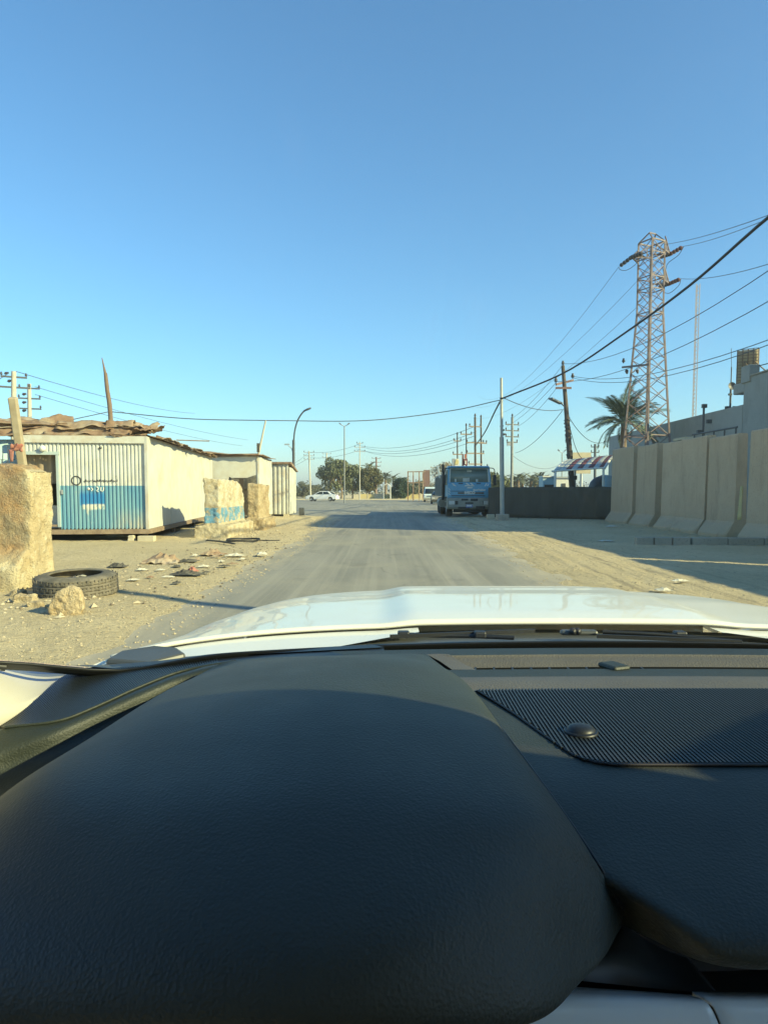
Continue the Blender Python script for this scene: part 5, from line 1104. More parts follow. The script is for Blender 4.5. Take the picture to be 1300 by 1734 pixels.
# small white hoop gate
hg = S(655, 832, 124)-V((0, 0, 1.4)); hgt = thing('hoop_gate', 'white arched hoop gate beside the yellow wall', 'gate', hg)
MB().tube([hg+V((-.75+.15*math.cos(0), 0, 0))] + [hg+V((-.6*math.cos(a), 0, 2.2+.5*math.sin(a))) for a in np.linspace(0, math.pi, 9)] + [hg+V((.62, 0, 0))], .09, 6).build('hoop', MAT['steel_white'], hgt)

# ================================================================== LITTER
rl_ = random.Random(12)
def crumpled(label, px, py, sx, sy, h, mat, cat='litter', name='litter_scrap', group=None, seed=1):
    c = G(px, py); mb = MB(); rows = []
    for j in range(9):
        row = []
        for i in range(11):
            u, v_ = i/10*2-1, j/8*2-1; q = max(0, 1-(u*u+v_*v_)); e = 1+.25*fbm(u*2+seed, v_*2, seed)
            row.append(c + V((u*sx*e, v_*sy*e, .035 + h*q*(.55+.8*fbm(u*2.6+seed*3, v_*2.6, 2)) + h*.25*fbm(u*6, v_*6, seed))))
        rows.append(row)
    mb.grid(rows, smooth=False); return finish(mb.build(name, MAT[mat], loc=(c.x, c.y, 0), solid=.004), label, cat, group)
crumpled('crumpled pale plastic sack on the verge before the cabins', 276, 954, .34, .3, .20, 'rust_pale', seed=1)
crumpled('flattened dark rag with a pinkish edge on the dirt verge', 317, 975, .26, .14, .08, 'litter_dark', seed=2)
crumpled('small faded red scrap on the dark flattened rag', 326, 970, .10, .08, .10, 'litter_red', seed=3)
crumpled('tangled pale and dark rubbish near the painted barrier', 361, 941, .26, .2, .14, 'rust_pale', seed=4)
crumpled('torn dark plastic strip beside the crumpled sack', 318, 953, .2, .14, .08, 'litter_dark', seed=5)
crumpled('dark scrap lying behind the dumped tyre', 200, 962, .16, .12, .10, 'litter_dark', seed=6)
crumpled('small white scrap on the verge edge below the painted barrier', 444, 941, .12, .1, .08, 'paper', seed=7)
crumpled('small pale paper scrap on the road edge', 398, 943, .2, .12, .05, 'paper', seed=8)
crumpled('white litter lying in the sun on the right verge', 1122, 1003, .10, .08, .05, 'paper', seed=9)
crumpled('pale flat litter near the shadow edge on the right verge', 1150, 987, .12, .06, .04, 'paper', seed=10)
crumpled('light grey litter in the shade before the wall panels', 1035, 893, .25, .15, .06, 'paper', seed=11)
crumpled('crumpled white scrap near the kerb in the shade', 1025, 918, .2, .12, .05, 'paper', seed=12)
crumpled('pinkish rag under the edge of the white and blue cabin', 195, 911, .5, .12, .12, 'paper', seed=13)
for k, (px, py) in enumerate(((240, 968), (255, 981), (300, 962), (345, 962), (375, 953), (395, 958), (300, 990), (226, 985), (410, 949), (335, 950), (350, 972), (272, 968), (285, 980), (365, 945), (380, 961), (330, 943))):
    km = ('paper', 'rust_pale', 'litter_dark', 'paper')[k % 4]; kl = {'paper': 'pale paper', 'rust_pale': 'brown rusty', 'litter_dark': 'black plastic'}[km]
    crumpled('small %s scrap scattered on the dirt verge before the cabins' % kl, px, py, rl_.uniform(.05, .12), rl_.uniform(.04, .09), rl_.uniform(.02, .05), km, group='%s scraps on the verge' % kl, seed=20+k)
lc = G(412, 918); mb = MB()
for k in range(2): mb.tube([lc+V((.42*math.cos(a)*(1+.06*k), .55*math.sin(a), .055+.02*k+.01*math.sin(3*a))) for a in np.linspace(.3, 6.4, 30)], .018, 6)
mb.tube(cr([lc+V((.4, .1, .05)), lc+V((.7, -.05, .05)), lc+V((1.0, .05, .05))], 8), .015, 5)
finish(mb.build('cable_coil', MAT['cable'], loc=lc), 'loop of black cable lying on the dirt below the painted barrier', 'cable')
s0, s1 = G(350, 918), G(398, 924); finish(MB().tube(cr([s0+V((0, 0, .05)), s0.lerp(s1, .5)+V((0, .05, .06)), s1+V((0, 0, .05))], 8), .025, 6).build('stick', MAT['litter_dark'], loc=s0), 'dark stick on the dirt left of the cable loop', 'stick')
# ================================================================== THE CAR THE PICTURE IS TAKEN FROM
def leather(name, c1, c2, rough, vs_=330, st=.35):
    m, t, b = nodes(name); p = pos(t); b.inputs['Roughness'].default_value = rough; b.inputs['Specular IOR Level'].default_value = .5
    t.links.new(mixc(t, ramp(t, noi(t, p, 9, 5, .6), .35, .7), c1, c2), b.inputs['Base Color'])
    vo = nd(t, 'ShaderNodeTexVoronoi', feature='SMOOTH_F1'); vo.inputs['Scale'].default_value = vs_; t.links.new(p, vo.inputs['Vector'])
    h = mth(t, 'ADD', vo.outputs['Distance'], mth(t, 'MULTIPLY', noi(t, p, vs_*1.7, 3), .5)); bump(t, b, h, st, .0016)
    t.links.new(mth(t, 'ADD', mth(t, 'MULTIPLY', noi(t, p, 14, 4), .16), rough-.08), b.inputs['Roughness']); return m
MAT['dash'] = leather('grained_dash_vinyl', (.024, .031, .024), (.032, .039, .030), .56, 430, .36)
MAT['dash_sunlit'] = leather('sunlit_dash_vinyl', (.10, .092, .076), (.12, .11, .09), .6, 420, .5)  # warm, lighter base: sunlight on the strip and trough put into colour
MAT['vent'] = M('smooth_grey_vent_plastic', (.055, .062, .062), rough=.45)
MAT['dash_black'] = M('matt_black_plastic', (.012, .014, .016), rough=.45)
MAT['grille_black'] = M('grille_plastic', (.020, .025, .025), rough=.45)
MAT['paint'] = M('white_body_paint', (.78, .76, .66), rough=.4, coat=.5, spec=.3, c2=(.72, .69, .58), sc=3.5, lo=.45, hi=.8)
MAT['pillar'] = M('cream_pillar_trim', (.56, .53, .44), rough=.7, bsc=300, bst=.1, bd=.001, c2=(.52, .49, .40), sc=5)
MAT['headliner'] = M('grey_headliner', (.36, .35, .32), rough=.95)
MAT['seat'] = M('beige_seat_leather', (.50, .44, .33), (.54, .48, .37), 20, .6)
MAT['door_beige'] = M('beige_door_panel', (.48, .43, .33), rough=.7)
MAT['trim_white'] = M('sky_reflection_trim', (.70, .80, .84), rough=.3, coat=.3)  # pale blue base stands in for sky reflected in a glossy panel
MAT['cowl'] = M('grey_cowl_plastic', (.060, .064, .060), (.08, .082, .074), 6, .45)
MAT['wind'] = glass('windscreen_glass', (.86, .96, .805), .75)
def dusty(m):
    t = m.node_tree; out = next(n for n in t.nodes if n.type == 'OUTPUT_MATERIAL'); src = out.inputs[0].links[0].from_socket; p = pos(t)
    veil = mth(t, 'MULTIPLY', ramp(t, noi(t, p, 2.2, 5, .6, (1, .35, .35)), .46, .78), .03)
    streak = mth(t, 'MULTIPLY', ramp(t, noi(t, p, 5, 6, .7, (2.6, .5, .5)), .62, .74), .04)
    mx = nd(t, 'ShaderNodeMixShader'); df = nd(t, 'ShaderNodeBsdfTranslucent'); df.inputs[0].default_value = (.9, .92, .88, 1)
    t.links.new(mth(t, 'ADD', veil, streak), mx.inputs[0]); t.links.new(src, mx.inputs[1]); t.links.new(df.outputs[0], mx.inputs[2]); t.links.new(mx.outputs[0], out.inputs[0])
dusty(MAT['wind']); MAT['sideglass'] = glass('side_glass', (.92, .97, .94), .9)
CC = .37                                                     # car centre line
car = thing('car', 'white car with black dashboard and long white bonnet driving along the road', 'car', (CC, 0, 0))
def mir(p): return V((2*CC-p[0], p[1], p[2]))
# ---- bonnet
def ip(x, pts):
    for (a, b_), (c, d) in zip(pts[:-1], pts[1:]):
        if x <= c: u = (x-a)/(c-a); u = u*u*(3-2*u)*.5+u*.5; return b_+(d-b_)*u
    return pts[-1][1]
def hoodz(x, y):
    u = abs(x-CC); zc = ip(y, [(1.3, 1.128), (1.5, 1.124), (1.8, 1.117), (2.05, 1.102), (2.3, 1.074), (2.55, 1.02), (2.75, .93)])
    k = ip(y, [(1.3, .40), (1.7, .8), (2.1, 1.0), (2.75, 1.0)])
    dome = .012*sstep(.385, .30, u)*sstep(1.34, 1.55, y) if True else 0
    return zc - k*.10*(u/.91)**4 - .03*k*k*(u/.91)**14 + dome
rows = []
for y in np.linspace(0, 1, 44):
    row = []
    for u in np.linspace(-.90, .90, 120):
        rear = 1.435 - .075*(u/.9)**2 - .03*(abs(u)/.9)**8; yy = rear + (2.74-rear-.10*(u/.9)**2)*y
        row.append(V((CC+u, yy, hoodz(CC+u, yy))))
    rows.append(row)
hd = MB(); hd.grid(rows); hood = hd.build('bonnet', MAT['paint'], car, solid=.007, solid_off=-1)
front = MB(); fr_ = rows[-1]; front.grid([fr_[::4], [p+V((0, .06, -.12)) for p in fr_[::4]], [p+V((0, .10, -.38)) for p in fr_[::4]], [p+V((0, .02, -.62)) for p in fr_[::4]]]); front.build('front_bumper', MAT['paint'], car, solid=.03)
for s_ in (-1, 1):
    f = MB(); rr_ = []
    for y in np.linspace(1.05, 2.72, 16):
        z0 = hoodz(CC+.9, max(y, 1.3))-.008; rr_.append([V((CC+s_*q, y, z)) for q, z in ((.912, z0+.0), (.945, z0-.02), (.965, z0-.12), (.97, .72), (.95, .35))])
    f.grid(rr_); f.build('fender', MAT['paint'], car, solid=.01)
def P3(px, py, Y): return S(px, py, Y)
# ---- windscreen base, cowl, wipers
def wsb(u): return V((CC+u, 1.235 - .10*(u/.95)**2 - .13*sstep(.78, .97, abs(u)), 1.112 - .022*(u/.95)**2 + .065*sstep(.78, .97, abs(u))))
def wst(u): return V((CC+u*.80, .28 - .10*(u/.95)**2, 1.66 - .03*(u/.95)**2))
wrows = []
for k in range(15):
    v_ = k/14; wrows.append([wsb(u).lerp(wst(u), v_) + V((0, .05*math.sin(v_*math.pi), .05*math.sin(v_*math.pi))) for u in np.linspace(-.97, .97, 61)])
ws = MB(); ws.grid(wrows); ws.build('windscreen', MAT['wind'], car, recalc=False)
def wsp(u, v_): return wsb(u).lerp(wst(u), v_) + V((0, .05*math.sin(v_*math.pi), .05*math.sin(v_*math.pi)))
frt = MB(); frt.grid([[wsp(u, vv*(1-.72*sstep(.62, .86, abs(u))))+V((0, -.006, -.006)) for u in np.linspace(-.97, .97, 61)] for vv in (-.03, .0, .028, .052)]); frt.build('windscreen_border', MAT['dash_black'], car, solid=.003)
for s_ in (-1, 1):
    frt = MB(); frt.grid([[wsp(s_*u, v_)+V((0, -.007, -.005)) for u in (.94, .955, .975)] for v_ in np.linspace(.05, 1, 20)]); frt.build('windscreen_border', MAT['dash_black'], car, solid=.003)
cw = MB(); cw.grid([[V((CC+u, 1.50-.075*(u/.9)**2-.03*(abs(u)/.9)**8, 1.100-.03*(u/.9)**2)) for u in np.linspace(-.88, .88, 50)], [V((CC+u, 1.40-.075*(u/.9)**2, 1.104-.03*(u/.9)**2)) for u in np.linspace(-.88, .88, 50)], [V((CC+u, 1.30-.09*(u/.9)**2, 1.118-.03*(u/.9)**2)) for u in np.linspace(-.88, .88, 50)], [wsb(u*1.03)+V((0, .02, -.004)) for u in np.linspace(-.88, .88, 50)]])
cwl = cw.build('cowl', MAT['cowl'], car)
for s_ in (-1, 1):
    g_ = MB(); g_.grid([[V((CC+s_*u, 1.435-.075*(u/.9)**2-.03*(u/.9)**8-.006, hoodz(CC-u, 1.435-.075*(u/.9)**2-.03*(u/.9)**8)-.0095)) for u in np.linspace(.30, .90, 24)], [V((CC+s_*u, wsb(u).y+.045+.10*(1-min(1, (u-.30)/.25)), 1.108-.028*(u/.9)**2+.016*(1-min(1, (u-.3)/.3)))) for u in np.linspace(.30, .90, 24)]]); g_.build('cowl_side', MAT['paint'], car)
    f_ = (lambda p: p) if s_ < 0 else mir
    top = [f_(P3(*q)) for q in ((178, 1116, 1.26), (205, 1101, 1.31), (262, 1091, 1.325), (300, 1095, 1.31), (316, 1106, 1.27), (250, 1122, 1.225))]
    e_ = MB(); e_.prism([(k,) for k in range(6)], lambda k: top[k]-V((0, 0, .03)), lambda k: top[k]); e_.build('corner_cap', MAT['cowl'], car, bevel=.006)
def wiper(pts, blade):
    w_ = MB().tube(cr(pts, 14), .0042, 7).build('wiper_arm', MAT['dash_black'], car); MB().beam(blade[0], blade[1], .004, .007).build('blade', MAT['black'], w_); return w_
wp = lambda px, py, Y: S(px, py, Y)
wiper([wp(870, 1080, 1.27), wp(800, 1077, 1.28), wp(740, 1076, 1.28), wp(680, 1074, 1.28)], (wp(660, 1078, 1.265), wp(905, 1068, 1.30)))
wiper([wp(1240, 1086, 1.25), wp(1160, 1078, 1.27), wp(1090, 1073, 1.28), wp(1020, 1070, 1.29)], (wp(1010, 1077, 1.265), wp(1255, 1087, 1.24)))
nz = MB(); nz.box(wp(950, 1077, 1.30), wp(1008, 1065, 1.32)); nzo = nz.build('washer_housing', MAT['cowl'], car, bevel=.008)
for px in (970, 978): MB().lathe([(0, .006), (.006, .004), (.007, -.004)], 10, Matrix.Translation(wp(px, 1069.5, 1.297)) @ Matrix.Rotation(R(90), 4, 'X')).build('washer_jet', MAT['black'], nzo)
for px in (683, 812, 1150): MB().cbox(wp(px, 1074, 1.28), (.022, .02, .012)).build('wiper_clip', MAT['black'], car, bevel=.003)

# ---- dashboard, built from its edges as they run in the car
def P3(px, py, Y): return S(px, py, Y)
XR = [700, 800, 900, 1000, 1100, 1200, 1300]
ND = 16
def xdist(x0): return [x0 + (1.16-x0)*(i/(ND-1))**1.9 for i in range(ND)]
def drow(y_px, Y, x0, bow=0.0):
    """row of dash points left to right: starts at photo column x0, runs straight across the car"""
    a = P3(x0, y_px, Y); return [V((x, Y - bow*((x-CC)/.8)**2, a.z)) for x in xdist(a.x)]
def resx(pts):
    d = cr(pts, 200); out = []
    for x in xdist(pts[0].x):
        k = next((i for i in range(1, 200) if d[i].x >= x), 199); a, b_ = d[k-1], d[k]; u = (x-a.x)/max(1e-6, b_.x-a.x); out.append(a.lerp(b_, min(1, max(0, u))))
    return out
dash = MB()
r0 = drow(1097, 1.135, 560, .08); r1 = drow(1108, 1.085, 600, .07); r1b = [p+V((0, -.012, -.004)) for p in r1]
dash.grid(loft([r0, r1], 60, 6)); 
r2t = drow(1133, 1.01, 690, .06); r3 = drow(1146, .955, 720, .055); r4 = drow(1170, .875, 740, .05); r5 = drow(1303, .628, 800, .03); r6 = drow(1440, .520, 880, .012)
edge = [P3(985, 1545, .575), P3(1062, 1562, .52), P3(1092, 1590, .492), P3(1132, 1610, .472), P3(1200, 1630, .457), P3(1300, 1641, .452), V((.50, .452, 1.088)), V((.8, .46, 1.085)), V((1.16, .47, 1.08))]
crest = [P3(955, 1500, .565), P3(1035, 1520, .512), P3(1078, 1548, .482), P3(1125, 1565, .462), P3(1200, 1580, .452), P3(1300, 1590, .447), V((.50, .447, 1.110)), V((.8, .455, 1.108)), V((1.16, .465, 1.10))]
crest = resx(crest); edge = resx(edge)
dash.grid(loft([r4, r5, r6, crest, edge, [p+V((0, .05, -.012)) for p in edge], [p+V((0, .20, -.015)) for p in edge]], 70, 60))
dashboard = dash.build('dashboard', MAT['dash'], car)
for i in (0, 1, 2): pass
lip = MB(); lip.grid(loft([[p+V((0, .012, -.012)) for p in r2t], r2t, [p+V((0, -.012, .0012)) for p in r2t], r3], 60, 10)); lip.build('vent_lip', MAT['dash'], dashboard)
stp_ = MB(); stp_.grid(loft([[p+V((0, 0, .0008)) for p in r3], [p.lerp(q, .5)+V((0, 0, .004)) for p, q in zip(r3, r4)], [p+V((0, 0, .0012)) for p in r4]], 60, 8)); stp_.build('soft_strip', MAT['dash_sunlit'], dashboard)
# defroster trough
tr0 = [p+V((.0, 0, 0)) for p in r1]; tmid = [p+V((.01, -.018, -.007)) for p in r1]; tfl = [p+V((.015, -.030, -.0125)) for p in r1]
tro = MB(); tro.grid(loft([tr0, [p+V((0, -.004, -.003)) for p in tr0], tmid, tfl], 60, 10)); tro.build('defroster_trough', MAT['dash_sunlit'], dashboard)
slot = MB(); slot.grid(loft([tfl, [p+V((0, .002, -.03)) for p in tfl], [p+V((0, .02, -.04)) for p in r2t], [p+V((0, .012, -.012)) for p in r2t]], 60, 6)); slot.build('defroster_slot', MAT['dash_black'], dashboard)
endc = MB(); endc.grid([[P3(722, 1108, 1.08), P3(742, 1107, 1.084), P3(760, 1108, 1.083)], [P3(745, 1120, 1.045), P3(768, 1120, 1.05), P3(785, 1124, 1.048)], [P3(765, 1134, 1.005), P3(790, 1134, 1.008), P3(806, 1134, 1.01)]]); endc.build('trough_end', MAT['dash_sunlit'], dashboard)
vn = MB()
for k in range(10): x = .135+.028*k; vn.beam((x, 1.016, 1.130), (x+.004, 1.045, 1.128), .003, .010)
finish(vn.build('defroster_fin', MAT['dash_black'], dashboard), kind='stuff')
nb = P3(1048, 1124, 1.005); MB().beam(nb+V((-.010, .034, -.008)), nb+V((.004, -.004, -.007)), .030, .008).build('slot_bridge', MAT['dash'], dashboard, bevel=.004)
# speaker grille: real ribs over a black plate
gz0 = P3(1000, 1171, .873).z+.0012; gz1 = P3(1000, 1302, .630).z+.0016
def gplane(y): return gz1 + (gz0-gz1)*(y-.63)/(.873-.63)
bl_ = [P3(808, 1173, .869), P3(850, 1202, .808), P3(900, 1240, .74), P3(945, 1276, .678), P3(985, 1294, .645), P3(1030, 1300, .634)]
def grille_low(x):
    for a, b_ in zip(bl_[:-1], bl_[1:]):
        if x <= b_.x: return a.y + (b_.y-a.y)*max(0, (x-a.x))/(b_.x-a.x)
    return .634 - .012*((x-.2)/.8)**2
def grille_top(x): return .872 - .05*((x-CC)/.8)**2 + .05*((.12-CC)/.8)**2
pl_ = MB(); xs_ = [bl_[0].x + (1.08-bl_[0].x)*i/60 for i in range(61)]
pl_.grid([[V((x, grille_low(x), gplane(grille_low(x))+.0004)) for x in xs_], [V((x, grille_top(x), gplane(grille_top(x))+.0004)) for x in xs_]]); gpl = pl_.build('speaker_grille', MAT['black'], dashboard)
ribm = MB(); x = bl_[0].x+.003
while x < 1.07:
    a, b_ = grille_low(x)+.001, grille_top(x)-.001
    if b_-a > .004: ribm.beam((x, a, gplane(a)+.0016), (x, b_, gplane(b_)+.0016), .0021, .0024)
    x += .0042
finish(ribm.build('grille_rib', MAT['grille_black'], gpl), kind='stuff')
crm = MB(); y = .637
while y < .87:
    x0 = next((q for q in np.linspace(bl_[0].x, .35, 90) if grille_low(q) < y), .2)
    crm.beam((x0, y, gplane(y)+.0011), (1.07, y, gplane(y)+.0011), .0014, .0012, up=(0, 0, 1)); y += .0042
finish(crm.build('grille_crossbar', MAT['grille_black'], gpl), kind='stuff')
rim = [V((x, grille_low(x), gplane(grille_low(x))+.0008)) for x in xs_]
MB().tube(rim, .0016, 6).build('grille_edge', MAT['dash_black'], gpl)
sd = P3(983, 1247, .715); sd.z = gplane(sd.y)
sn = MB(); sn.lathe([(.0175, 0), (.0175, .002), (.0160, .003), (.0150, .0020), (.0145, .004), (.012, .0068), (.007, .0085), (0, .009)], 28, Matrix.Translation(sd+V((0, 0, .0022)))); sn.build('light_sensor', MAT['dash_black'], dashboard)
# instrument hood
b0 = [P3(378, 1121, 1.02), P3(450, 1114, 1.02), P3(560, 1110.5, 1.025), P3(680, 1107, 1.04), P3(724, 1109, 1.07)]
b1 = [P3(250, 1190, .955), V((-.24, .88, 1.161)), V((-.10, .86, 1.186)), V((.02, .86, 1.186)), V((.088, .862, 1.170)), P3(802, 1174, .866)]
b2 = [P3(105, 1285, .82), V((-.28, .70, 1.157)), V((-.15, .655, 1.192)), V((-.02, .64, 1.198)), V((.098, .632, 1.180)), P3(897, 1300, .63)]
b3 = [P3(0, 1355, .76), V((-.30, .57, 1.155)), V((-.17, .51, 1.182)), V((-.03, .495, 1.192)), V((.085, .498, 1.180)), V((.134, .505, 1.156)), P3(1003, 1452, .508)]
b4 = [P3(-150, 1470, .66), V((-.31, .49, 1.135)), V((-.18, .43, 1.162)), V((-.03, .415, 1.174)), V((.07, .435, 1.164)), V((.140, .475, 1.132)), P3(1053, 1540, .503)]
b5 = [P3(-330, 1620, .55), V((-.31, .42, 1.105)), V((-.18, .375, 1.135)), V((-.03, .36, 1.147)), V((.06, .392, 1.140)), P3(1012, 1592, .455), P3(1053, 1556, .494)]
b6 = [P3(-340, 1700, .56), V((-.31, .41, 1.07)), V((-.18, .365, 1.100)), V((-.03, .352, 1.112)), P3(880, 1733, .380), P3(988, 1657, .437), P3(1046, 1574, .490)]
b7 = [p+V((0, .05, -.022)) for p in b6]; b8 = [p+V((0, .16, -.03)) for p in b6]
ih = MB(); ih.grid(loft([b0, b1, b2, b3, b4, b5, b6, b7, b8], 90, 110)); ih.build('instrument_hood', MAT['dash'], car)
sm_ = MB(); sm_.tube(cr([b1[-1]+V((0, .0, .0015)), b2[-1]+V((0, 0, .0015)), b3[-1]+V((0, 0, .0015)), b4[-1]], 40), .0013, 5); sm_.build('hood_seam', MAT['dash_black'], dashboard)
ihf = MB(); ihf.grid(loft([[p+V((0, .03, -.05)) for p in b0], [p+V((0, .010, -.006)) for p in b0], b0], 40, 6)); ihf.build('hood_front', MAT['dash'], dashboard)
bin_ = MB(); bin_.grid(loft([[p+V((.0, .0, 0)) for p in (b8[0], b8[2], b8[4], b8[6])], [V((-.3, .52, .8)), V((-.1, .52, .8)), V((.1, .52, .8)), V((.2, .55, .8))]], 20, 4)); bin_.build('gauge_panel', MAT['dash_black'], car)
# lower dash right: vent blade and trim with sky reflection painted pale, below the rolled edge
tv = MB(); tv.grid(loft([[P3(1000, 1600, .56), P3(1050, 1560, .56), P3(1090, 1590, .55), P3(1160, 1620, .54), P3(1300, 1640, .53), V((.9, .53, 1.08))], [P3(985, 1625, .50), P3(1040, 1612, .505), P3(1130, 1650, .50), P3(1200, 1668, .49), P3(1320, 1676, .485), V((.9, .485, 1.05))], [P3(975, 1660, .485), P3(1050, 1668, .49), P3(1130, 1676, .485), P3(1210, 1682, .48), P3(1320, 1686, .475), V((.9, .475, 1.045))]], 50, 12)); tv.build('vent_trim', MAT['vent'], dashboard)
tg = MB(); tg.grid([[P3(960, 1655, .52), P3(1100, 1660, .53), P3(1320, 1670, .52)], [P3(950, 1700, .50), P3(1100, 1700, .50), P3(1320, 1700, .50)]]); tg.build('vent_gap', MAT['dash_black'], dashboard)
def trimp(x0a, x0b, x1a, x1b, nm):
    q = MB(); q.grid(loft([[P3(x0a, 1668 if x0a < 1000 else 1679, .478), P3((x0a+x1a)/2, 1676 if x0a < 1000 else 1683, .476), P3(x1a, 1684 if x0a < 1000 else 1692, .474)], [P3((x0a+x0b)/2, 1700, .462), P3((x0a+x1b)/2, 1702, .461), P3((x1a+x1b)/2, 1704, .460)], [P3(x0b, 1790, .455), P3((x0b+x1b)/2, 1790, .455), P3(x1b, 1790, .455)]], 20, 10)); q.build(nm, MAT['trim_white'], car, solid=.004)
trimp(930, 850, 1167, 1236, 'centre_trim'); trimp(1171, 1241, 1800, 1800, 'screen_trim')
MB().box((.10, .60, .62), (.80, .66, 1.055)).build('centre_stack', MAT['dash_black'], car, bevel=.02)
# left end of the dash: side grille, ledge, pillar trim
lA = [P3(-60, 1262, .92), P3(0, 1232, .955), P3(60, 1188, 1.02), P3(118, 1143, 1.13), P3(200, 1133, 1.17), P3(300, 1124, 1.165), P3(400, 1112, 1.15), P3(650, 1098, 1.13)]
lB = [P3(-60, 1262, .915), P3(10, 1234, .93), P3(98, 1223, .945), P3(160, 1200, .98), P3(235, 1166, 1.03), P3(310, 1138, 1.08), P3(400, 1121, 1.09), P3(650, 1110, 1.085)]
lC = [P3(-80, 1330, .85), P3(-10, 1278, .89), P3(90, 1242, .92), P3(160, 1212, .96), P3(240, 1175, 1.005), P3(315, 1145, 1.05), P3(410, 1126, 1.06), P3(650, 1113, 1.06)]
lD = [p+V((.01, -.01, -.03)) for p in lC]; lE = [p+V((.05, -.09, -.06)) for p in lC]; lF = [p+V((.08, -.3, -.22)) for p in lC]
lg = MB(); lg.grid(loft([lB, lC, lD, lE, lF], 60, 24)); lg.build('dash_side', MAT['dash'], dashboard)
lgp = MB(); ga = loft([lA, lB], 80, 2); lgp.grid(ga); sg_ = lgp.build('side_grille', MAT['dash_black'], dashboard)
lr = MB(); na = cr(lA[1:7], 120); nb_ = cr(lB[1:7], 120)
for i in range(0, 112): lr.beam(na[i]+V((0, 0, .0015)), nb_[i]+V((0, 0, .0015)), .0022, .003)
finish(lr.build('side_grille_rib', MAT['grille_black'], sg_), kind='stuff')
MB().tube([p+V((0, 0, .002)) for p in nb_], .0022, 6).build('side_grille_edge', MAT['dash'], sg_)
lw = MB(); lw.grid(loft([[p+V((-.02, .03, .0)) for p in lA[3:]], [p+V((0, .0, .002)) for p in lA[3:]]], 30, 3)); lw.build('dash_front_edge', MAT['dash_black'], dashboard)
def pillar(side):
    f = (lambda p: p) if side < 0 else mir
    e0 = [f(p) for p in (P3(122, 1146, 1.125), P3(60, 1188, 1.015), P3(0, 1232, .95), V((-.585, .85, 1.03)), V((-.62, .62, 1.02)))]
    e1 = [f(p) for p in (P3(118, 1139, 1.14), P3(50, 1150, 1.08), V((-.60, .93, 1.17)), V((-.625, .78, 1.20)), V((-.65, .58, 1.22)))]
    e2 = [f(p) for p in (P3(110, 1137, 1.145), P3(55, 1131, 1.12), P3(0, 1119, 1.09), V((-.585, .93, 1.21)), V((-.60, .70, 1.33)))]
    mb = MB(); mb.grid(loft([e0, e1, e2], 24, 12)); mb.build('pillar_base_trim', MAT['pillar'], car, solid=.004)
    up0 = [f(p+V((0, -.012, -.010))) for p in (wsp(-.93, .0), wsp(-.965, .01), wsp(-.965, .2), wsp(-.965, .55), wsp(-.965, 1.0))]
    pm = MB(); rr_ = []
    for q in cr(up0, 22): rr_.append([q, q+V((-.025*(1 if side < 0 else -1), -.05, -.005)), q+V((-.085*(1 if side < 0 else -1), -.06, -.012)), q+V((-.10*(1 if side < 0 else -1), .0, .0)), q+V((-.03*(1 if side < 0 else -1), .03, .012))])
    pm.grid(rr_); pm.build('front_pillar', MAT['pillar'], car)
    sl_ = MB().tube([p+V((0, .004, .002)) for p in cr(up0[:2], 14)], .0065, 6).build('pillar_seal', MAT['black'], car)
pillar(-1); pillar(1)
# ---- cabin shell
rf = MB(); rr_ = []
for y in np.linspace(.28, -2.9, 20):
    zc = 1.665+.045*math.sin(min(1, (.28-y)/1.4)*math.pi/2)-.06*max(0, (-y-1.9))**2; rr_.append([V((CC+u, y-.10*(u/.72)**2*(1 if y > -.2 else 0), zc-.05*(u/.72)**2-.06*(abs(u)/.72)**8)) for u in np.linspace(-.78, .78, 25)])
rf.grid(rr_); roof = rf.build('roof', MAT['paint'], car, solid=.01, solid_off=1)
hl = MB(); hl.grid([[p-V((0, 0, .03)) for p in row] for row in rr_]); hl.build('headliner', MAT['headliner'], roof)
for s_ in (-1, 1):
    X = CC+s_*1.0
    MB().prism([(1.10, .30), (1.10, 1.06), (-2.9, 1.06), (-2.9, .35)], lambda y, z: V((X-s_*.04, y, z)), lambda y, z: V((X+s_*.05, y, z))).build('door', MAT['paint'], car, bevel=.03)
    MB().prism([(1.05, .95), (1.05, 1.04), (-2.7, 1.04), (-2.7, .6), (.7, .6)], lambda y, z: V((X-s_*.10, y, z)), lambda y, z: V((X-s_*.045, y, z))).build('door_trim', MAT['door_beige'], car, bevel=.02)
    for y0, y1 in ((-.72, -.92), (-1.85, -2.05)):
        MB().prism([(y0, 1.04), (y1, 1.04), (y1-.04, 1.62), (y0-.04, 1.62)], lambda y, z: V((X-s_*(.03+.30*(z-1.04)/.58), y, z)), lambda y, z: V((X+s_*(.03-.30*(z-1.04)/.58), y, z))).build('side_pillar', MAT['dash_black'], car)
    for poly in ([(.72, 1.07), (-.72, 1.07), (-.75, 1.58), (.10, 1.58)], [(-.92, 1.07), (-1.85, 1.07), (-1.88, 1.58), (-.95, 1.58)]):
        MB().add([V((X-s_*(.30*(z-1.04)/.58), y, z)) for y, z in poly], [(0, 1, 2, 3)]).build('side_window', MAT['sideglass'], car, recalc=False)
    MB().prism([(-2.05, 1.04), (-2.9, 1.04), (-2.9, 1.60), (-2.05, 1.64)], lambda y, z: V((X-s_*(.03+.30*(z-1.04)/.58), y, z)), lambda y, z: V((X+s_*(.02-.30*(z-1.04)/.58), y, z))).build('rear_quarter', MAT['paint'], car)
    for y in (1.78, -1.75): wheel(car, V((CC+s_*.88, y, .37)), .37, .24, 'x', .65)
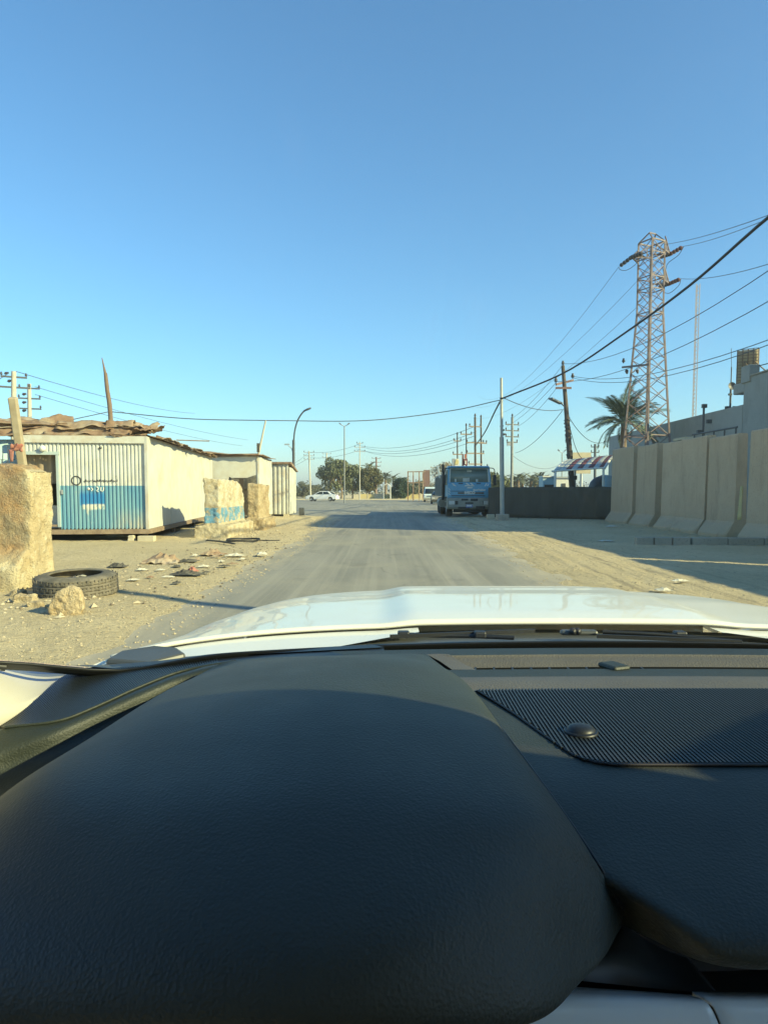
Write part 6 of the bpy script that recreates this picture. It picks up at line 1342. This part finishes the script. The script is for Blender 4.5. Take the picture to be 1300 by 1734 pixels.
MB().box((CC-.98, -2.95, .35), (CC+.98, -2.87, 1.05)).box((CC-.75, -2.95, 1.56), (CC+.75, -2.87, 1.64)).build('tailgate', MAT['paint'], car, bevel=.03); MB().add([V((CC-.9, -2.91, 1.05)), V((CC+.9, -2.91, 1.05)), V((CC+.72, -2.91, 1.57)), V((CC-.72, -2.91, 1.57))], [(0, 1, 2, 3)]).build('rear_window', MAT['sideglass'], car, recalc=False); MB().box((CC-.88, -2.85, .28), (CC+.88, 1.0, .36)).build('floor', MAT['door_beige'], car); MB().box((CC-.86, .98, .3), (CC+.86, 1.06, 1.05)).build('bulkhead', MAT['dash_black'], car)
for sx in (-.02, .76):
    stt = MB(); MB().box((sx-.26, -1.05, .42), (sx+.26, -.45, .68)).build('seat_cushion', MAT['seat'], car, bevel=.06, seg=3)
    MB().prism([(-.98, .62), (-1.12, .62), (-1.38, 1.26), (-1.24, 1.26)], lambda y, z: V((sx-.25, y, z)), lambda y, z: V((sx+.25, y, z))).build('seat_back', MAT['seat'], car, bevel=.05, seg=3); MB().box((sx-.13, -1.42, 1.27), (sx+.13, -1.30, 1.47)).build('headrest', MAT['seat'], car, bevel=.04, seg=3)
swm = Matrix.Translation((-.03, .16, .90)) @ Matrix.Rotation(R(-64), 4, 'X') if False else Matrix.Translation((-.03, .20, .86)) @ Matrix.Rotation(R(65), 4, 'X')
swp = [(.185+.016*math.cos(a), .016*math.sin(a)) for a in np.linspace(0, 2*math.pi, 10, endpoint=False)]
swo = MB().lathe(swp, 40, swm, True, True).build('steering_wheel', MAT['dash'], car)
MB().lathe([(0, .03), (.07, .025), (.09, -.02), (.03, -.06), (.03, -.3)], 20, swm).build('steering_boss', MAT['dash'], swo)
for a in (0, math.pi, -math.pi/2): MB().beam(swm @ V((.06*math.cos(a), .06*math.sin(a), 0)), swm @ V((.18*math.cos(a), .18*math.sin(a), 0)), .03, .015).build('spoke', MAT['dash'], swo)

# ================================================================== AIR
hz = bpy.data.materials.new('dusty_air'); hz.use_nodes = True; t = hz.node_tree; t.nodes.clear()
ho = nd(t, 'ShaderNodeOutputMaterial'); hv_ = nd(t, 'ShaderNodeVolumePrincipled'); hv_.inputs['Density'].default_value = .0006; hv_.inputs['Color'].default_value = (.92, .95, .96, 1); hv_.inputs['Anisotropy'].default_value = .2
t.links.new(hv_.outputs[0], ho.inputs['Volume'])
hb_ = MB().box((-3200, -400, -1.2), (3200, 4600, 48)).build('haze', hz); finish(hb_, kind='stuff')
